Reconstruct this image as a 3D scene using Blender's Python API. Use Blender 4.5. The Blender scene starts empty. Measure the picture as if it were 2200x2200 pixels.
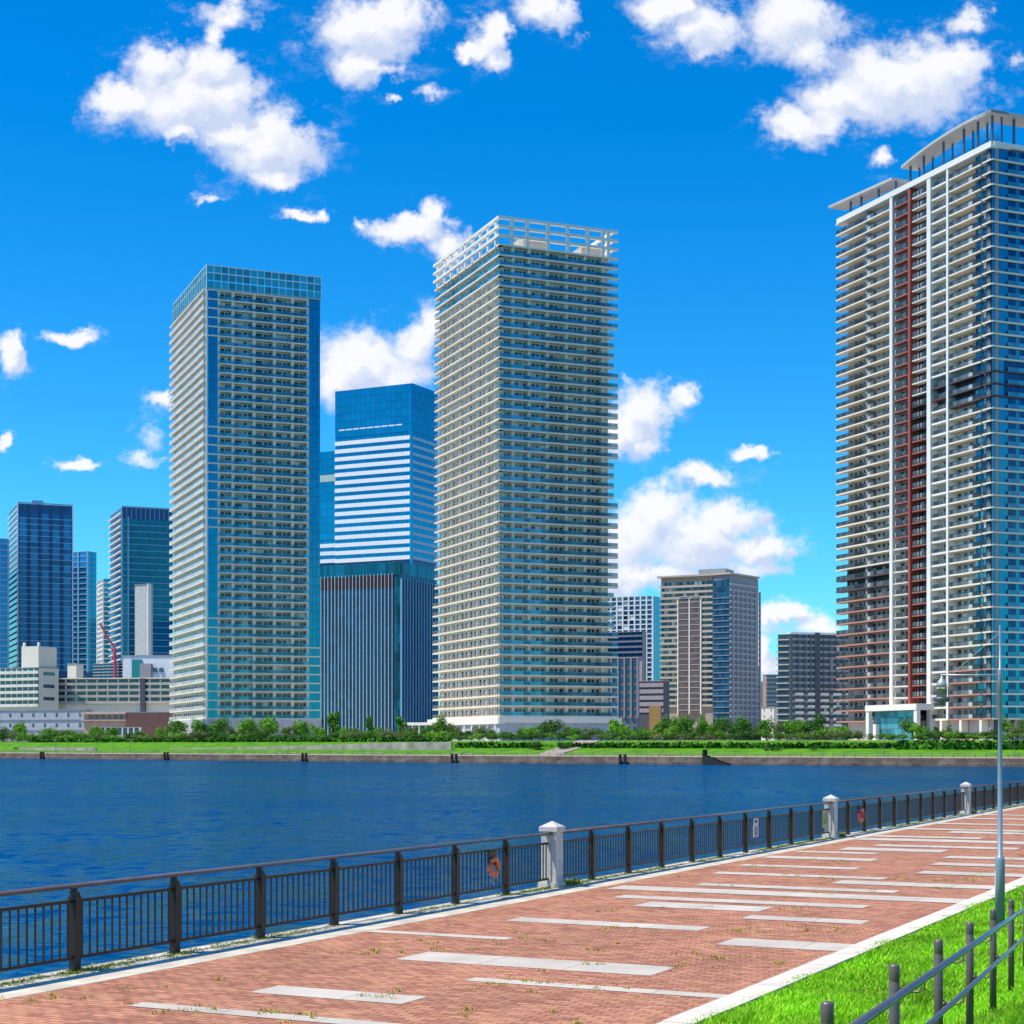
import bpy, math, random
from mathutils import Vector
R = random.Random(7)
SC = bpy.context.scene
COL = SC.collection
F_PX, CX, HZ, CAMH = 3650.0, 1100.0, 1600.0, 2.82   # focal length, principal column, horizon row of the photo; eye height

# ------------------------------------------------------------------ camera
cam = bpy.data.cameras.new("camera"); camo = bpy.data.objects.new("camera", cam); COL.objects.link(camo)
cam.sensor_width = 36.0; cam.lens = 36.0*F_PX/2200.0; cam.shift_y = 500.0/2200.0
cam.clip_start = 0.1; cam.clip_end = 30000
camo.location = (0, 0, CAMH); camo.rotation_euler = (math.radians(90), 0, 0)
SC.camera = camo

# ------------------------------------------------------------------ sun, sky, exposure
SUNV = Vector((-0.505, -0.140, 1.0)).normalized()
sun = bpy.data.lights.new("sun", 'SUN'); suno = bpy.data.objects.new("sun", sun); COL.objects.link(suno)
sun.energy = 4.7; sun.angle = math.radians(0.5); sun.color = (1.0, 0.90, 0.74)
suno.rotation_euler = (-SUNV).to_track_quat('-Z', 'Y').to_euler(); suno.location = (-50, -20, 100)
SC.view_settings.view_transform = 'Standard'; SC.view_settings.look = 'None'
SC.view_settings.exposure = 0.22; SC.view_settings.gamma = 1.0
SC.cycles.max_bounces = 6; SC.cycles.glossy_bounces = 3; SC.cycles.diffuse_bounces = 3
SC.cycles.transparent_max_bounces = 8; SC.cycles.caustics_reflective = False
SC.cycles.sample_clamp_indirect = 4.0

def sky():
    w = bpy.data.worlds.new("World"); SC.world = w; w.use_nodes = True
    nt = w.node_tree; N = nt.nodes; L = nt.links; N.clear()
    out = N.new('ShaderNodeOutputWorld'); bg = N.new('ShaderNodeBackground'); L.new(bg.outputs[0], out.inputs[0])
    st = N.new('ShaderNodeTexSky'); st.sky_type = 'NISHITA'; st.sun_disc = False
    st.sun_elevation = math.asin(SUNV.z); st.sun_rotation = math.atan2(SUNV.x, SUNV.y)
    st.air_density = 1.0; st.dust_density = 0.3; st.ozone_density = 3.0
    hs = N.new('ShaderNodeHueSaturation'); hs.inputs['Saturation'].default_value = SKY_SAT; hs.inputs['Value'].default_value = SKY_VAL
    hs.inputs['Hue'].default_value = 0.495
    L.new(st.outputs[0], hs.inputs['Color'])
    tint = N.new('ShaderNodeVectorMath'); tint.operation = 'MULTIPLY'; tint.inputs[1].default_value = SKY_TINT; L.new(hs.outputs[0], tint.inputs[0])
    # clouds: soft cumulus placed by direction (x/y, z/y of the view direction)
    tc = N.new('ShaderNodeTexCoord'); sep = N.new('ShaderNodeSeparateXYZ'); L.new(tc.outputs['Generated'], sep.inputs[0])
    def m(op, a, b=None, c=None, clamp=False):
        n = N.new('ShaderNodeMath'); n.operation = op; n.use_clamp = clamp
        for i, x in enumerate((a, b, c)):
            if x is None: continue
            if hasattr(x, 'links'): L.new(x, n.inputs[i])
            else: n.inputs[i].default_value = x
        return n.outputs[0]
    yy = m('MAXIMUM', sep.outputs[1], 0.05)
    u = m('DIVIDE', sep.outputs[0], yy); v = m('DIVIDE', sep.outputs[2], yy)
    cmb = N.new('ShaderNodeCombineXYZ'); L.new(u, cmb.inputs[0]); L.new(v, cmb.inputs[1])
    P = cmb.outputs[0]
    def vm(op, a, b, c=None):
        n = N.new('ShaderNodeVectorMath'); n.operation = op
        for i, x in enumerate((a, b, c)):
            if x is None: continue
            if hasattr(x, 'links'): L.new(x, n.inputs[i])
            else: n.inputs[i].default_value = x
        return n.outputs['Value'] if op == 'LENGTH' else n.outputs[0]
    def noise(vec, scale, det, rough=0.55):
        n = N.new('ShaderNodeTexNoise'); n.inputs['Scale'].default_value = scale; n.inputs['Detail'].default_value = det
        n.inputs['Roughness'].default_value = rough; L.new(vec, n.inputs['Vector']); return n
    nz = noise(P, 42, 7, 0.62)
    n2 = noise(P, 130, 5, 0.6)
    wv = vm('SUBTRACT', nz.outputs['Color'], (0.5, 0.5, 0.5)); wv = vm('MULTIPLY', wv, (0.040, 0.030, 0.0))
    PW = vm('ADD', P, wv)
    B = [(230,192,62,34),(300,130,55,55),(350,190,105,68),(400,125,55,45),(430,180,55,55),(405,60,30,38,.16),(430,22,62,26,.2),(345,250,32,24),
         (440,250,65,40),(505,270,92,66),(520,328,45,22),(700,55,90,58),(680,125,60,34),(745,35,68,48),(745,120,30,22,.2),
         (810,180,30,13,.25),(745,185,20,11,.25),(925,72,40,40),(890,88,28,18),(930,108,28,20),(1030,12,55,38,.1),(1090,65,20,14,.35),
         (1270,15,75,36),(1330,55,66,44,.1),(1330,92,25,15,.2),(1260,75,20,18,.3),(1500,45,85,62),(1530,100,52,38,.1),
         (1700,160,140,72),(1600,195,90,46,.08),(1500,240,55,36,.1),(1800,130,65,58),(1825,38,45,24,.22),(1570,228,50,28,.1),(1770,70,40,25,.25),
         (1665,300,30,22,.18),(1918,118,24,18,.3),(570,408,33,15,.12),(388,373,26,8,.25),(770,438,75,24,.1),(820,415,34,32,.1),
         (690,425,22,12,.2),(850,460,45,22,.1),(15,672,28,36),(130,633,46,15,.15),(690,695,95,62),(640,715,45,60),(790,655,40,40,.08),
         (815,620,25,45,.05),(740,720,70,50),(305,757,25,20,.12),(290,830,32,38,.3),(275,870,50,14,.25),(140,870,30,12,.15),(3,830,16,18,.1),
         (1210,790,55,58),(1180,815,40,45),(1285,740,38,20,.2),(1188,712,14,20,.3),(1225,835,40,22,.1),(1420,860,34,15,.1),(1325,903,65,20,.15),
         (1200,1020,60,66),(1240,975,62,52),(1330,1020,105,62),(1375,985,55,42),(1440,1035,58,34),(1200,1085,150,36,.12),(1100,1030,90,70),
         (1420,1075,85,22,.2),(1470,1163,50,22,.05),(1540,1180,50,20,.2),(1440,1215,24,32,.1),(1450,1250,45,22,.15)]
    gt = bpy.data.node_groups.new("cloud_field", 'ShaderNodeTree')
    gt.interface.new_socket("Vector", in_out='INPUT', socket_type='NodeSocketVector')
    gt.interface.new_socket("Value", in_out='OUTPUT', socket_type='NodeSocketFloat')
    gi = gt.nodes.new('NodeGroupInput'); go = gt.nodes.new('NodeGroupOutput')
    acc = None; k = 2200.0/1932.0
    for b in B:
        cx, cy, rx, ry = b[:4]; fa = b[4] if len(b) > 4 else 0.0
        cu, cv, ru, rv = (cx*k-CX)/F_PX, (HZ-cy*k)/F_PX, rx*k/F_PX, ry*k/F_PX
        a = gt.nodes.new('ShaderNodeVectorMath'); a.operation = 'MULTIPLY_ADD'
        gt.links.new(gi.outputs[0], a.inputs[0]); a.inputs[1].default_value = (1/ru, 1/rv, 0); a.inputs[2].default_value = (-cu/ru, -cv/rv, fa*3.3)
        l = gt.nodes.new('ShaderNodeVectorMath'); l.operation = 'LENGTH'; gt.links.new(a.outputs[0], l.inputs[0])
        if acc is None: acc = l.outputs['Value']
        else:
            s = gt.nodes.new('ShaderNodeMath'); s.operation = 'SMOOTH_MIN'; s.inputs[2].default_value = 0.38
            gt.links.new(acc, s.inputs[0]); gt.links.new(l.outputs['Value'], s.inputs[1]); acc = s.outputs[0]
    gt.links.new(acc, go.inputs[0])
    def grp(vec):
        g = N.new('ShaderNodeGroup'); g.node_tree = gt; L.new(vec, g.inputs[0]); return g.outputs[0]
    d0 = grp(PW)
    d1 = grp(vm('ADD', PW, (-0.0045, 0.0075, 0.0)))
    nn = m('MULTIPLY', m('SUBTRACT', n2.outputs['Fac'], 0.5), 0.75)
    nn1 = m('MULTIPLY', m('SUBTRACT', nz.outputs['Fac'], 0.5), 0.9)
    dd = m('ADD', m('ADD', d0, nn), nn1)
    mr = N.new('ShaderNodeMapRange'); mr.interpolation_type = 'SMOOTHSTEP'
    mr.inputs['From Min'].default_value = 1.40; mr.inputs['From Max'].default_value = 0.62
    L.new(dd, mr.inputs['Value']); dens = mr.outputs[0]
    front = m('GREATER_THAN', sep.outputs[1], 0.06)
    # plain scattered clouds for the rest of the sky (seen in reflections)
    nb = noise(tc.outputs['Generated'], 3.2, 6, 0.6)
    mb = N.new('ShaderNodeMapRange'); mb.interpolation_type = 'SMOOTHSTEP'
    mb.inputs['From Min'].default_value = 0.54; mb.inputs['From Max'].default_value = 0.68; L.new(nb.outputs['Fac'], mb.inputs['Value'])
    back = m('MULTIPLY', mb.outputs[0], m('SUBTRACT', 1.0, front)); back = m('MULTIPLY', back, m('GREATER_THAN', sep.outputs[2], 0.0))
    dens = m('ADD', m('MULTIPLY', dens, front), back, clamp=True)
    n5 = noise(vm('MULTIPLY', P, (1.0, 1.7, 1.0)), 28, 8, 0.7)
    ve = N.new('ShaderNodeMapRange'); ve.interpolation_type = 'SMOOTHSTEP'; ve.inputs['From Min'].default_value = 2.1; ve.inputs['From Max'].default_value = 0.9; L.new(m('ADD', d0, nn), ve.inputs['Value'])
    vn = N.new('ShaderNodeMapRange'); vn.interpolation_type = 'SMOOTHSTEP'; vn.inputs['From Min'].default_value = .50; vn.inputs['From Max'].default_value = .74; L.new(n5.outputs['Fac'], vn.inputs['Value'])
    veil = m('MULTIPLY', m('MULTIPLY', m('MULTIPLY', ve.outputs[0], vn.outputs[0]), 0.75), front)
    dens = m('MAXIMUM', dens, veil)
    dens = m('MULTIPLY', dens, 0.97)
    # brightness: lit tops, greyer bases
    sh = m('SUBTRACT', d1, d0)                          # positive where the cloud ends above: lit rim
    sh = m('MULTIPLY_ADD', sh, 1.5, 0.52)
    sh = m('ADD', sh, m('MULTIPLY', m('ADD', m('SUBTRACT', n2.outputs['Fac'], 0.5), m('MULTIPLY', m('SUBTRACT', nz.outputs['Fac'], 0.5), 1.6)), 1.0))
    sh = m('ADD', sh, 0.0, clamp=True)
    cr = N.new('ShaderNodeMix'); cr.data_type = 'RGBA'
    cr.inputs[6].default_value = (6.3, 7.2, 9.3, 1); cr.inputs[7].default_value = (10.0, 10.05, 10.4, 1)
    L.new(sh, cr.inputs[0])
    mx = N.new('ShaderNodeMix'); mx.data_type = 'RGBA'
    L.new(dens, mx.inputs[0]); L.new(tint.outputs[0], mx.inputs[6]); L.new(cr.outputs[2], mx.inputs[7])
    L.new(mx.outputs[2], bg.inputs[0]); bg.inputs[1].default_value = 0.085
    w.cycles.sampling_method = 'MANUAL'; w.cycles.sample_map_resolution = 512
SKY_SAT, SKY_VAL, SKY_TINT = 1.52, 1.12, (.55, 1.40, 1.70)
sky()

# ------------------------------------------------------------------ helpers
WL = {}
class Fr:
    """a facade frame: point = p + e*s + n*o + z up"""
    def __init__(s, p, e, n): s.p, s.e, s.n = p, e, n
    def pt(s, a, o, z): return (s.p[0]+s.e[0]*a+s.n[0]*o, s.p[1]+s.e[1]*a+s.n[1]*o, z)
WORLD = Fr((0, 0), (1, 0), (0, 1))
DP, NP_ = (0.4446, 0.8957), (0.8957, -0.4446)           # promenade: along, across (towards the lawn)
PROM = Fr((0, 0), DP, NP_)                              # pt(t, n, z)
class MB:
    def __init__(s): s.v = []; s.f = []
    def box(s, F, s0, s1, o0, o1, z0, z1):
        b = len(s.v)
        for z in (z0, z1):
            for a, o in ((s0, o0), (s1, o0), (s1, o1), (s0, o1)): s.v.append(F.pt(a, o, z))
        s.f += [(b, b+3, b+2, b+1), (b+4, b+5, b+6, b+7), (b, b+1, b+5, b+4), (b+1, b+2, b+6, b+5), (b+2, b+3, b+7, b+6), (b+3, b, b+4, b+7)]
        return s
    def prism(s, pts, z0, z1):
        b = len(s.v); n = len(pts)
        for z in (z0, z1):
            for p in pts: s.v.append((p[0], p[1], z))
        s.f.append(tuple(range(b+n-1, b-1, -1))); s.f.append(tuple(range(b+n, b+2*n)))
        for i in range(n): j = (i+1) % n; s.f.append((b+i, b+j, b+n+j, b+n+i))
        return s
    def quad(s, *p):
        b = len(s.v); s.v += list(p); s.f.append(tuple(range(b, b+len(p)))); return s
    def tube(s, pts, r, seg=10, cap=True):
        pts = [Vector(p) for p in pts]; rr = r if isinstance(r, (list, tuple)) else [r]*len(pts); rings = []
        for i, p in enumerate(pts):
            t = (pts[min(i+1, len(pts)-1)]-pts[max(i-1, 0)]).normalized()
            up = Vector((0, 0, 1)) if abs(t.z) < 0.9 else Vector((1, 0, 0))
            x = t.cross(up).normalized(); y = x.cross(t); b = len(s.v); rings.append(b)
            for k in range(seg):
                a = 2*math.pi*k/seg; q = p+(x*math.cos(a)+y*math.sin(a))*rr[i]; s.v.append(tuple(q))
        for i in range(len(pts)-1):
            for k in range(seg):
                k2 = (k+1) % seg; s.f.append((rings[i]+k, rings[i+1]+k, rings[i+1]+k2, rings[i]+k2))
        if cap: s.f.append(tuple(rings[0]+k for k in range(seg))); s.f.append(tuple(rings[-1]+k for k in range(seg-1, -1, -1)))
        return s
    def lathe(s, c, prof, seg=16):
        rings = []
        for r, z in prof:
            rings.append(len(s.v))
            for k in range(seg): a = 2*math.pi*k/seg; s.v.append((c[0]+r*math.cos(a), c[1]+r*math.sin(a), c[2]+z))
        for i in range(len(prof)-1):
            for k in range(seg): k2 = (k+1) % seg; s.f.append((rings[i]+k, rings[i]+k2, rings[i+1]+k2, rings[i+1]+k))
        s.f.append(tuple(rings[0]+k for k in range(seg-1, -1, -1))); s.f.append(tuple(rings[-1]+k for k in range(seg)))
        return s
    def build(s, name, mat, parent=None, smooth=False):
        me = bpy.data.meshes.new(name)
        o0 = WL.get(parent.name, (0, 0, 0)) if parent else None
        if o0 is None:
            o0 = (0, 0, 0)
        me.from_pydata([(p[0]-o0[0], p[1]-o0[1], p[2]-o0[2]) for p in s.v], [], s.f)
        me.materials.append(mat)
        if smooth: me.polygons.foreach_set('use_smooth', [True]*len(me.polygons))
        me.update()
        o = bpy.data.objects.new(name, me); COL.objects.link(o)
        if parent: o.parent = parent
        WL[o.name] = o0
        return o
def thing(name, label, cat, loc, group=None):
    o = bpy.data.objects.new(name, None); COL.objects.link(o); o.location = loc; o['label'] = label; o['category'] = cat
    o.empty_display_size = 0.1
    if group: o['group'] = group
    WL[o.name] = tuple(loc); return o
def tag(o, label=None, cat=None, group=None, kind=None):
    if label: o['label'] = label
    if cat: o['category'] = cat
    if group: o['group'] = group
    if kind: o['kind'] = kind
    return o
def copy_tree(o, parent=None):
    c = o.copy(); COL.objects.link(c); c.parent = parent
    for ch in list(o.children): copy_tree(ch, c)
    return c

# ------------------------------------------------------------------ materials
MATS = {}
def mat(name, col, rough=0.6, metal=0.0, var=0.12, scale=0.6, cols=None, isl=0.0, alpha=1.0, spec=0.5, bump=0.0, bscale=20, trans=0.0, ior=1.45):
    if name in MATS: return MATS[name]
    m = bpy.data.materials.new(name); m.use_nodes = True; nt = m.node_tree; N = nt.nodes; L = nt.links
    p = N['Principled BSDF']; p.inputs['Roughness'].default_value = rough; p.inputs['Metallic'].default_value = metal
    p.inputs['Specular IOR Level'].default_value = spec; p.inputs['IOR'].default_value = ior
    g = N.new('ShaderNodeNewGeometry'); tc = N.new('ShaderNodeTexCoord')
    if cols:
        cr = N.new('ShaderNodeValToRGB'); cr.color_ramp.interpolation = 'CONSTANT'
        while len(cr.color_ramp.elements) < len(cols): cr.color_ramp.elements.new(0.5)
        for i, (pos, c) in enumerate(cols): cr.color_ramp.elements[i].position = pos; cr.color_ramp.elements[i].color = (*c, 1)
        L.new(g.outputs['Random Per Island'], cr.inputs[0]); src = cr.outputs[0]
    else:
        rgb = N.new('ShaderNodeRGB'); rgb.outputs[0].default_value = (*col, 1); src = rgb.outputs[0]
    nz = N.new('ShaderNodeTexNoise'); nz.inputs['Scale'].default_value = scale; nz.inputs['Detail'].default_value = 6
    L.new(tc.outputs['Object'], nz.inputs['Vector'])
    mr = N.new('ShaderNodeMapRange'); mr.inputs['To Min'].default_value = 1-var; mr.inputs['To Max'].default_value = 1+var
    mr.inputs['From Min'].default_value = 0.3; mr.inputs['From Max'].default_value = 0.7
    L.new(nz.outputs['Fac'], mr.inputs['Value']); val = mr.outputs[0]
    if isl:
        mi = N.new('ShaderNodeMapRange'); mi.inputs['To Min'].default_value = 1-isl; mi.inputs['To Max'].default_value = 1+isl
        L.new(g.outputs['Random Per Island'], mi.inputs['Value'])
        mm = N.new('ShaderNodeMath'); mm.operation = 'MULTIPLY'; L.new(val, mm.inputs[0]); L.new(mi.outputs[0], mm.inputs[1]); val = mm.outputs[0]
    vm = N.new('ShaderNodeVectorMath'); vm.operation = 'SCALE'; L.new(src, vm.inputs[0]); L.new(val, vm.inputs['Scale'])
    L.new(vm.outputs[0], p.inputs['Base Color'])
    if alpha < 1: p.inputs['Alpha'].default_value = alpha
    if trans: p.inputs['Transmission Weight'].default_value = trans
    if bump:
        nb = N.new('ShaderNodeTexNoise'); nb.inputs['Scale'].default_value = bscale; nb.inputs['Detail'].default_value = 5
        L.new(tc.outputs['Object'], nb.inputs['Vector'])
        b = N.new('ShaderNodeBump'); b.inputs['Strength'].default_value = bump; b.inputs['Distance'].default_value = 0.02
        L.new(nb.outputs['Fac'], b.inputs['Height']); L.new(b.outputs[0], p.inputs['Normal'])
    MATS[name] = m; return m
M_WHITE = mat('white_concrete', (.86, .82, .74), .7, var=.06, scale=.05)
M_CREAM = mat('cream_slab', (.88, .79, .64), .7, var=.08, scale=.08)
M_CREAMW = mat('cream_wall', (.88, .80, .65), .75, var=.10, scale=.06)
M_BEIGE = mat('beige_tile', (.52, .46, .38), .75, var=.10, scale=.06)
M_GREYW = mat('grey_wall', (.34, .34, .36), .75, var=.12, scale=.05)
M_DGREY = mat('dark_grey_wall', (.09, .09, .11), .6, var=.12, scale=.05)
M_RED = mat('red_brown_panel', (.36, .085, .06), .6, var=.12, scale=.1)
M_REDS = mat('dull_red_slab', (.42, .17, .13), .6, var=.12, scale=.1)
M_SALMON = mat('salmon_panel', (.50, .25, .19), .65, var=.10, scale=.1)
M_CHAR = mat('charcoal_panel', (.10, .065, .065), .6, var=.1, scale=.1)
M_WIN = mat('apartment_window', (0, 0, 0), .08, .0, var=.2, scale=.3, spec=.8,
            cols=[(0, (.008, .02, .035)), (.3, (.015, .05, .09)), (.52, (.03, .10, .15)), (.7, (.10, .17, .18)), (.80, (.34, .35, .33)), (.91, (.74, .71, .64))])
M_WINL = mat('lit_face_window', (0, 0, 0), .1, .0, var=.2, scale=.3, spec=.6, cols=[(0, (.05, .06, .06)), (.3, (.16, .17, .15)), (.6, (.34, .34, .30)), (.85, (.55, .54, .48))])  # curtain tones, lightened to lift the sunlit faces out of balcony shade
M_WINB = mat('blue_window', (0, 0, 0), .06, .55, var=.15, scale=.15,
            cols=[(0, (.01, .13, .22)), (.4, (.015, .19, .30)), (.7, (.02, .24, .35)), (.9, (.05, .32, .42))])
M_GLASSB = mat('blue_curtain_glass', (.008, .27, .40), .06, .7, var=.10, scale=.03, isl=.08)
M_GLASSD = mat('dark_curtain_glass', (.006, .085, .18), .08, .6, var=.12, scale=.05, isl=.25)
M_GLASSN = mat('navy_curtain_glass', (.006, .09, .19), .12, .35, var=.12, scale=.05, isl=.3)
M_TEAL = mat('teal_glass', (.04, .40, .42), .08, .5, var=.10, scale=.08, isl=.3)
M_RAILG = mat('balcony_glass', (.05, .32, .44), .08, .3, var=.1, scale=.1, isl=.6, alpha=.68)
M_RAILT = mat('pale_balcony_glass', (.72, .72, .68), .25, .0, var=.08, scale=.1, isl=.15, alpha=.8)
M_BARS = mat('railing_bars', (.36, .34, .32), .6, .0, var=.1, isl=.35)
M_STEEL = mat('blue_grey_steel', (.12, .18, .24), .45, .5, var=.1)
M_CANOPY = mat('canopy_metal', (.60, .57, .52), .45, .1, var=.08, scale=.1)
M_ROOF = mat('roof_grey', (.35, .34, .33), .8, var=.15, scale=.2)

def nrm(v): l = math.hypot(v[0], v[1]); return (v[0]/l, v[1]/l)
AX_A, AX_B = nrm((-1520, F_PX)), nrm((8765, F_PX))      # the three great towers: left and right faces recede along these
AX_L, AX_D = (-.8957, .4446), (.4446, .8957)            # the other orientation
def neg(v): return (-v[0], -v[1])
def px2s(px, C, e):
    u = (px-CX)/F_PX; return (u*C[1]-C[0])/(e[0]-u*e[1])
def zy(y, Y): return CAMH+(HZ-y)*Y/F_PX
def corner(px, Y): return ((px-CX)/F_PX*Y, Y)
def faces(C, axl, axr): return Fr(C, axl, neg(axr)), Fr(C, axr, neg(axl))

def finish_windows(root, acc, name='window', mt=None):
    """acc: list of (Fr, s0, s1, o0, o1, z0, z1, material). The 100 nearest become parts, the rest one part."""
    def dist(w):
        p = w[0].pt((w[1]+w[2])/2, w[3], (w[5]+w[6])/2); return p[0]**2+p[1]**2+(p[2]-CAMH)**2 - 4000*(w[2]-w[1])
    acc.sort(key=dist)
    for w in acc[:100]:
        MB().box(*w[:7]).build(name, w[7], root)
    rest = {}
    for w in acc[100:]: rest.setdefault(w[7].name, (w[7], MB()))[1].box(*w[:7])
    rest = list(rest.values())
    if rest:
        # one part, one mesh: several materials go into slots
        mb = MB(); idx = []; ms = []
        for i, (mm, b) in enumerate(rest):
            off = len(mb.v); mb.v += b.v; mb.f += [tuple(k+off for k in f) for f in b.f]; idx += [i]*len(b.f); ms.append(mm)
        o = mb.build(name, ms[0], root)
        for mm in ms[1:]: o.data.materials.append(mm)
        if len(ms) > 1: o.data.polygons.foreach_set('material_index', idx)
        tag(o, kind='stuff')

# ================================================================== SETTING
def srf(name, mb, m): o = mb.build(name, m); o['kind'] = 'structure'; return o
# bank of the far shore (water edge), as a line in plan, and the direction pointing inland
BANK = [(-2600, 2720), (-420, 824), (-187, 621), (0, 458), (115, 382), (420, 190), (1500, -480)]
NB = nrm((.63, .777))
def bank_at(u, D):
    """point at depth D behind the water edge that lies in horizontal direction u = x/y"""
    for i in range(len(BANK)-1):
        x0, y0 = BANK[i][0]+NB[0]*D, BANK[i][1]+NB[1]*D; x1, y1 = BANK[i+1][0]+NB[0]*D, BANK[i+1][1]+NB[1]*D
        den = (x1-x0)-u*(y1-y0)
        t = (u*y0-x0)/den
        if 0 <= t <= 1 and y0+t*(y1-y0) > 0: return (x0+t*(x1-x0), y0+t*(y1-y0))
    return (u*900, 900)
def strip(D0, z0, D1, z1, mb=None, i0=0, i1=None):
    mb = mb or MB(); pts = BANK[i0:i1]
    for a, b in zip(pts[:-1], pts[1:]):
        mb.quad((a[0]+NB[0]*D0, a[1]+NB[1]*D0, z0), (b[0]+NB[0]*D0, b[1]+NB[1]*D0, z0), (b[0]+NB[0]*D1, b[1]+NB[1]*D1, z1), (a[0]+NB[0]*D1, a[1]+NB[1]*D1, z1))
    return mb
def ground_mat(name, c1, c2, sc, rough=.9, bump=.3, bs=2.0, c3=None):
    m = bpy.data.materials.new(name); m.use_nodes = True; nt = m.node_tree; N = nt.nodes; L = nt.links; p = N['Principled BSDF']
    tc = N.new('ShaderNodeTexCoord'); n1 = N.new('ShaderNodeTexNoise'); n1.inputs['Scale'].default_value = sc; n1.inputs['Detail'].default_value = 8; n1.inputs['Roughness'].default_value = .65
    L.new(tc.outputs['Object'], n1.inputs['Vector']); cr = N.new('ShaderNodeValToRGB')
    cr.color_ramp.elements[0].position = .35; cr.color_ramp.elements[1].position = .65
    cr.color_ramp.elements[0].color = (*c1, 1); cr.color_ramp.elements[1].color = (*c2, 1)
    if c3: e = cr.color_ramp.elements.new(.5); e.color = (*c3, 1)
    L.new(n1.outputs['Fac'], cr.inputs[0]); L.new(cr.outputs[0], p.inputs['Base Color']); p.inputs['Roughness'].default_value = rough
    p.inputs['Specular IOR Level'].default_value = .2
    n2 = N.new('ShaderNodeTexNoise'); n2.inputs['Scale'].default_value = bs; n2.inputs['Detail'].default_value = 6; L.new(tc.outputs['Object'], n2.inputs['Vector'])
    b = N.new('ShaderNodeBump'); b.inputs['Strength'].default_value = bump; b.inputs['Distance'].default_value = .1; L.new(n2.outputs['Fac'], b.inputs['Height']); L.new(b.outputs[0], p.inputs['Normal'])
    return m
M_LAWN = ground_mat('far_lawn_grass', (.045, .17, .003), (.11, .29, .006), .25, bump=.8, bs=1.5, c3=(.075, .23, .004))
M_QUAY = ground_mat('quay_stone', (.10, .08, .065), (.24, .19, .16), .35, bump=.8, bs=1.0, c3=(.16, .125, .10))
M_QTOP = ground_mat('quay_paving', (.36, .26, .23), (.48, .37, .33), .5)
M_GRND = ground_mat('city_ground', (.34, .30, .25), (.46, .42, .35), .05)
M_SOIL = ground_mat('bank_grass_soil', (.06, .16, .01), (.11, .26, .015), 1.5, bump=.5, bs=8)

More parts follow.
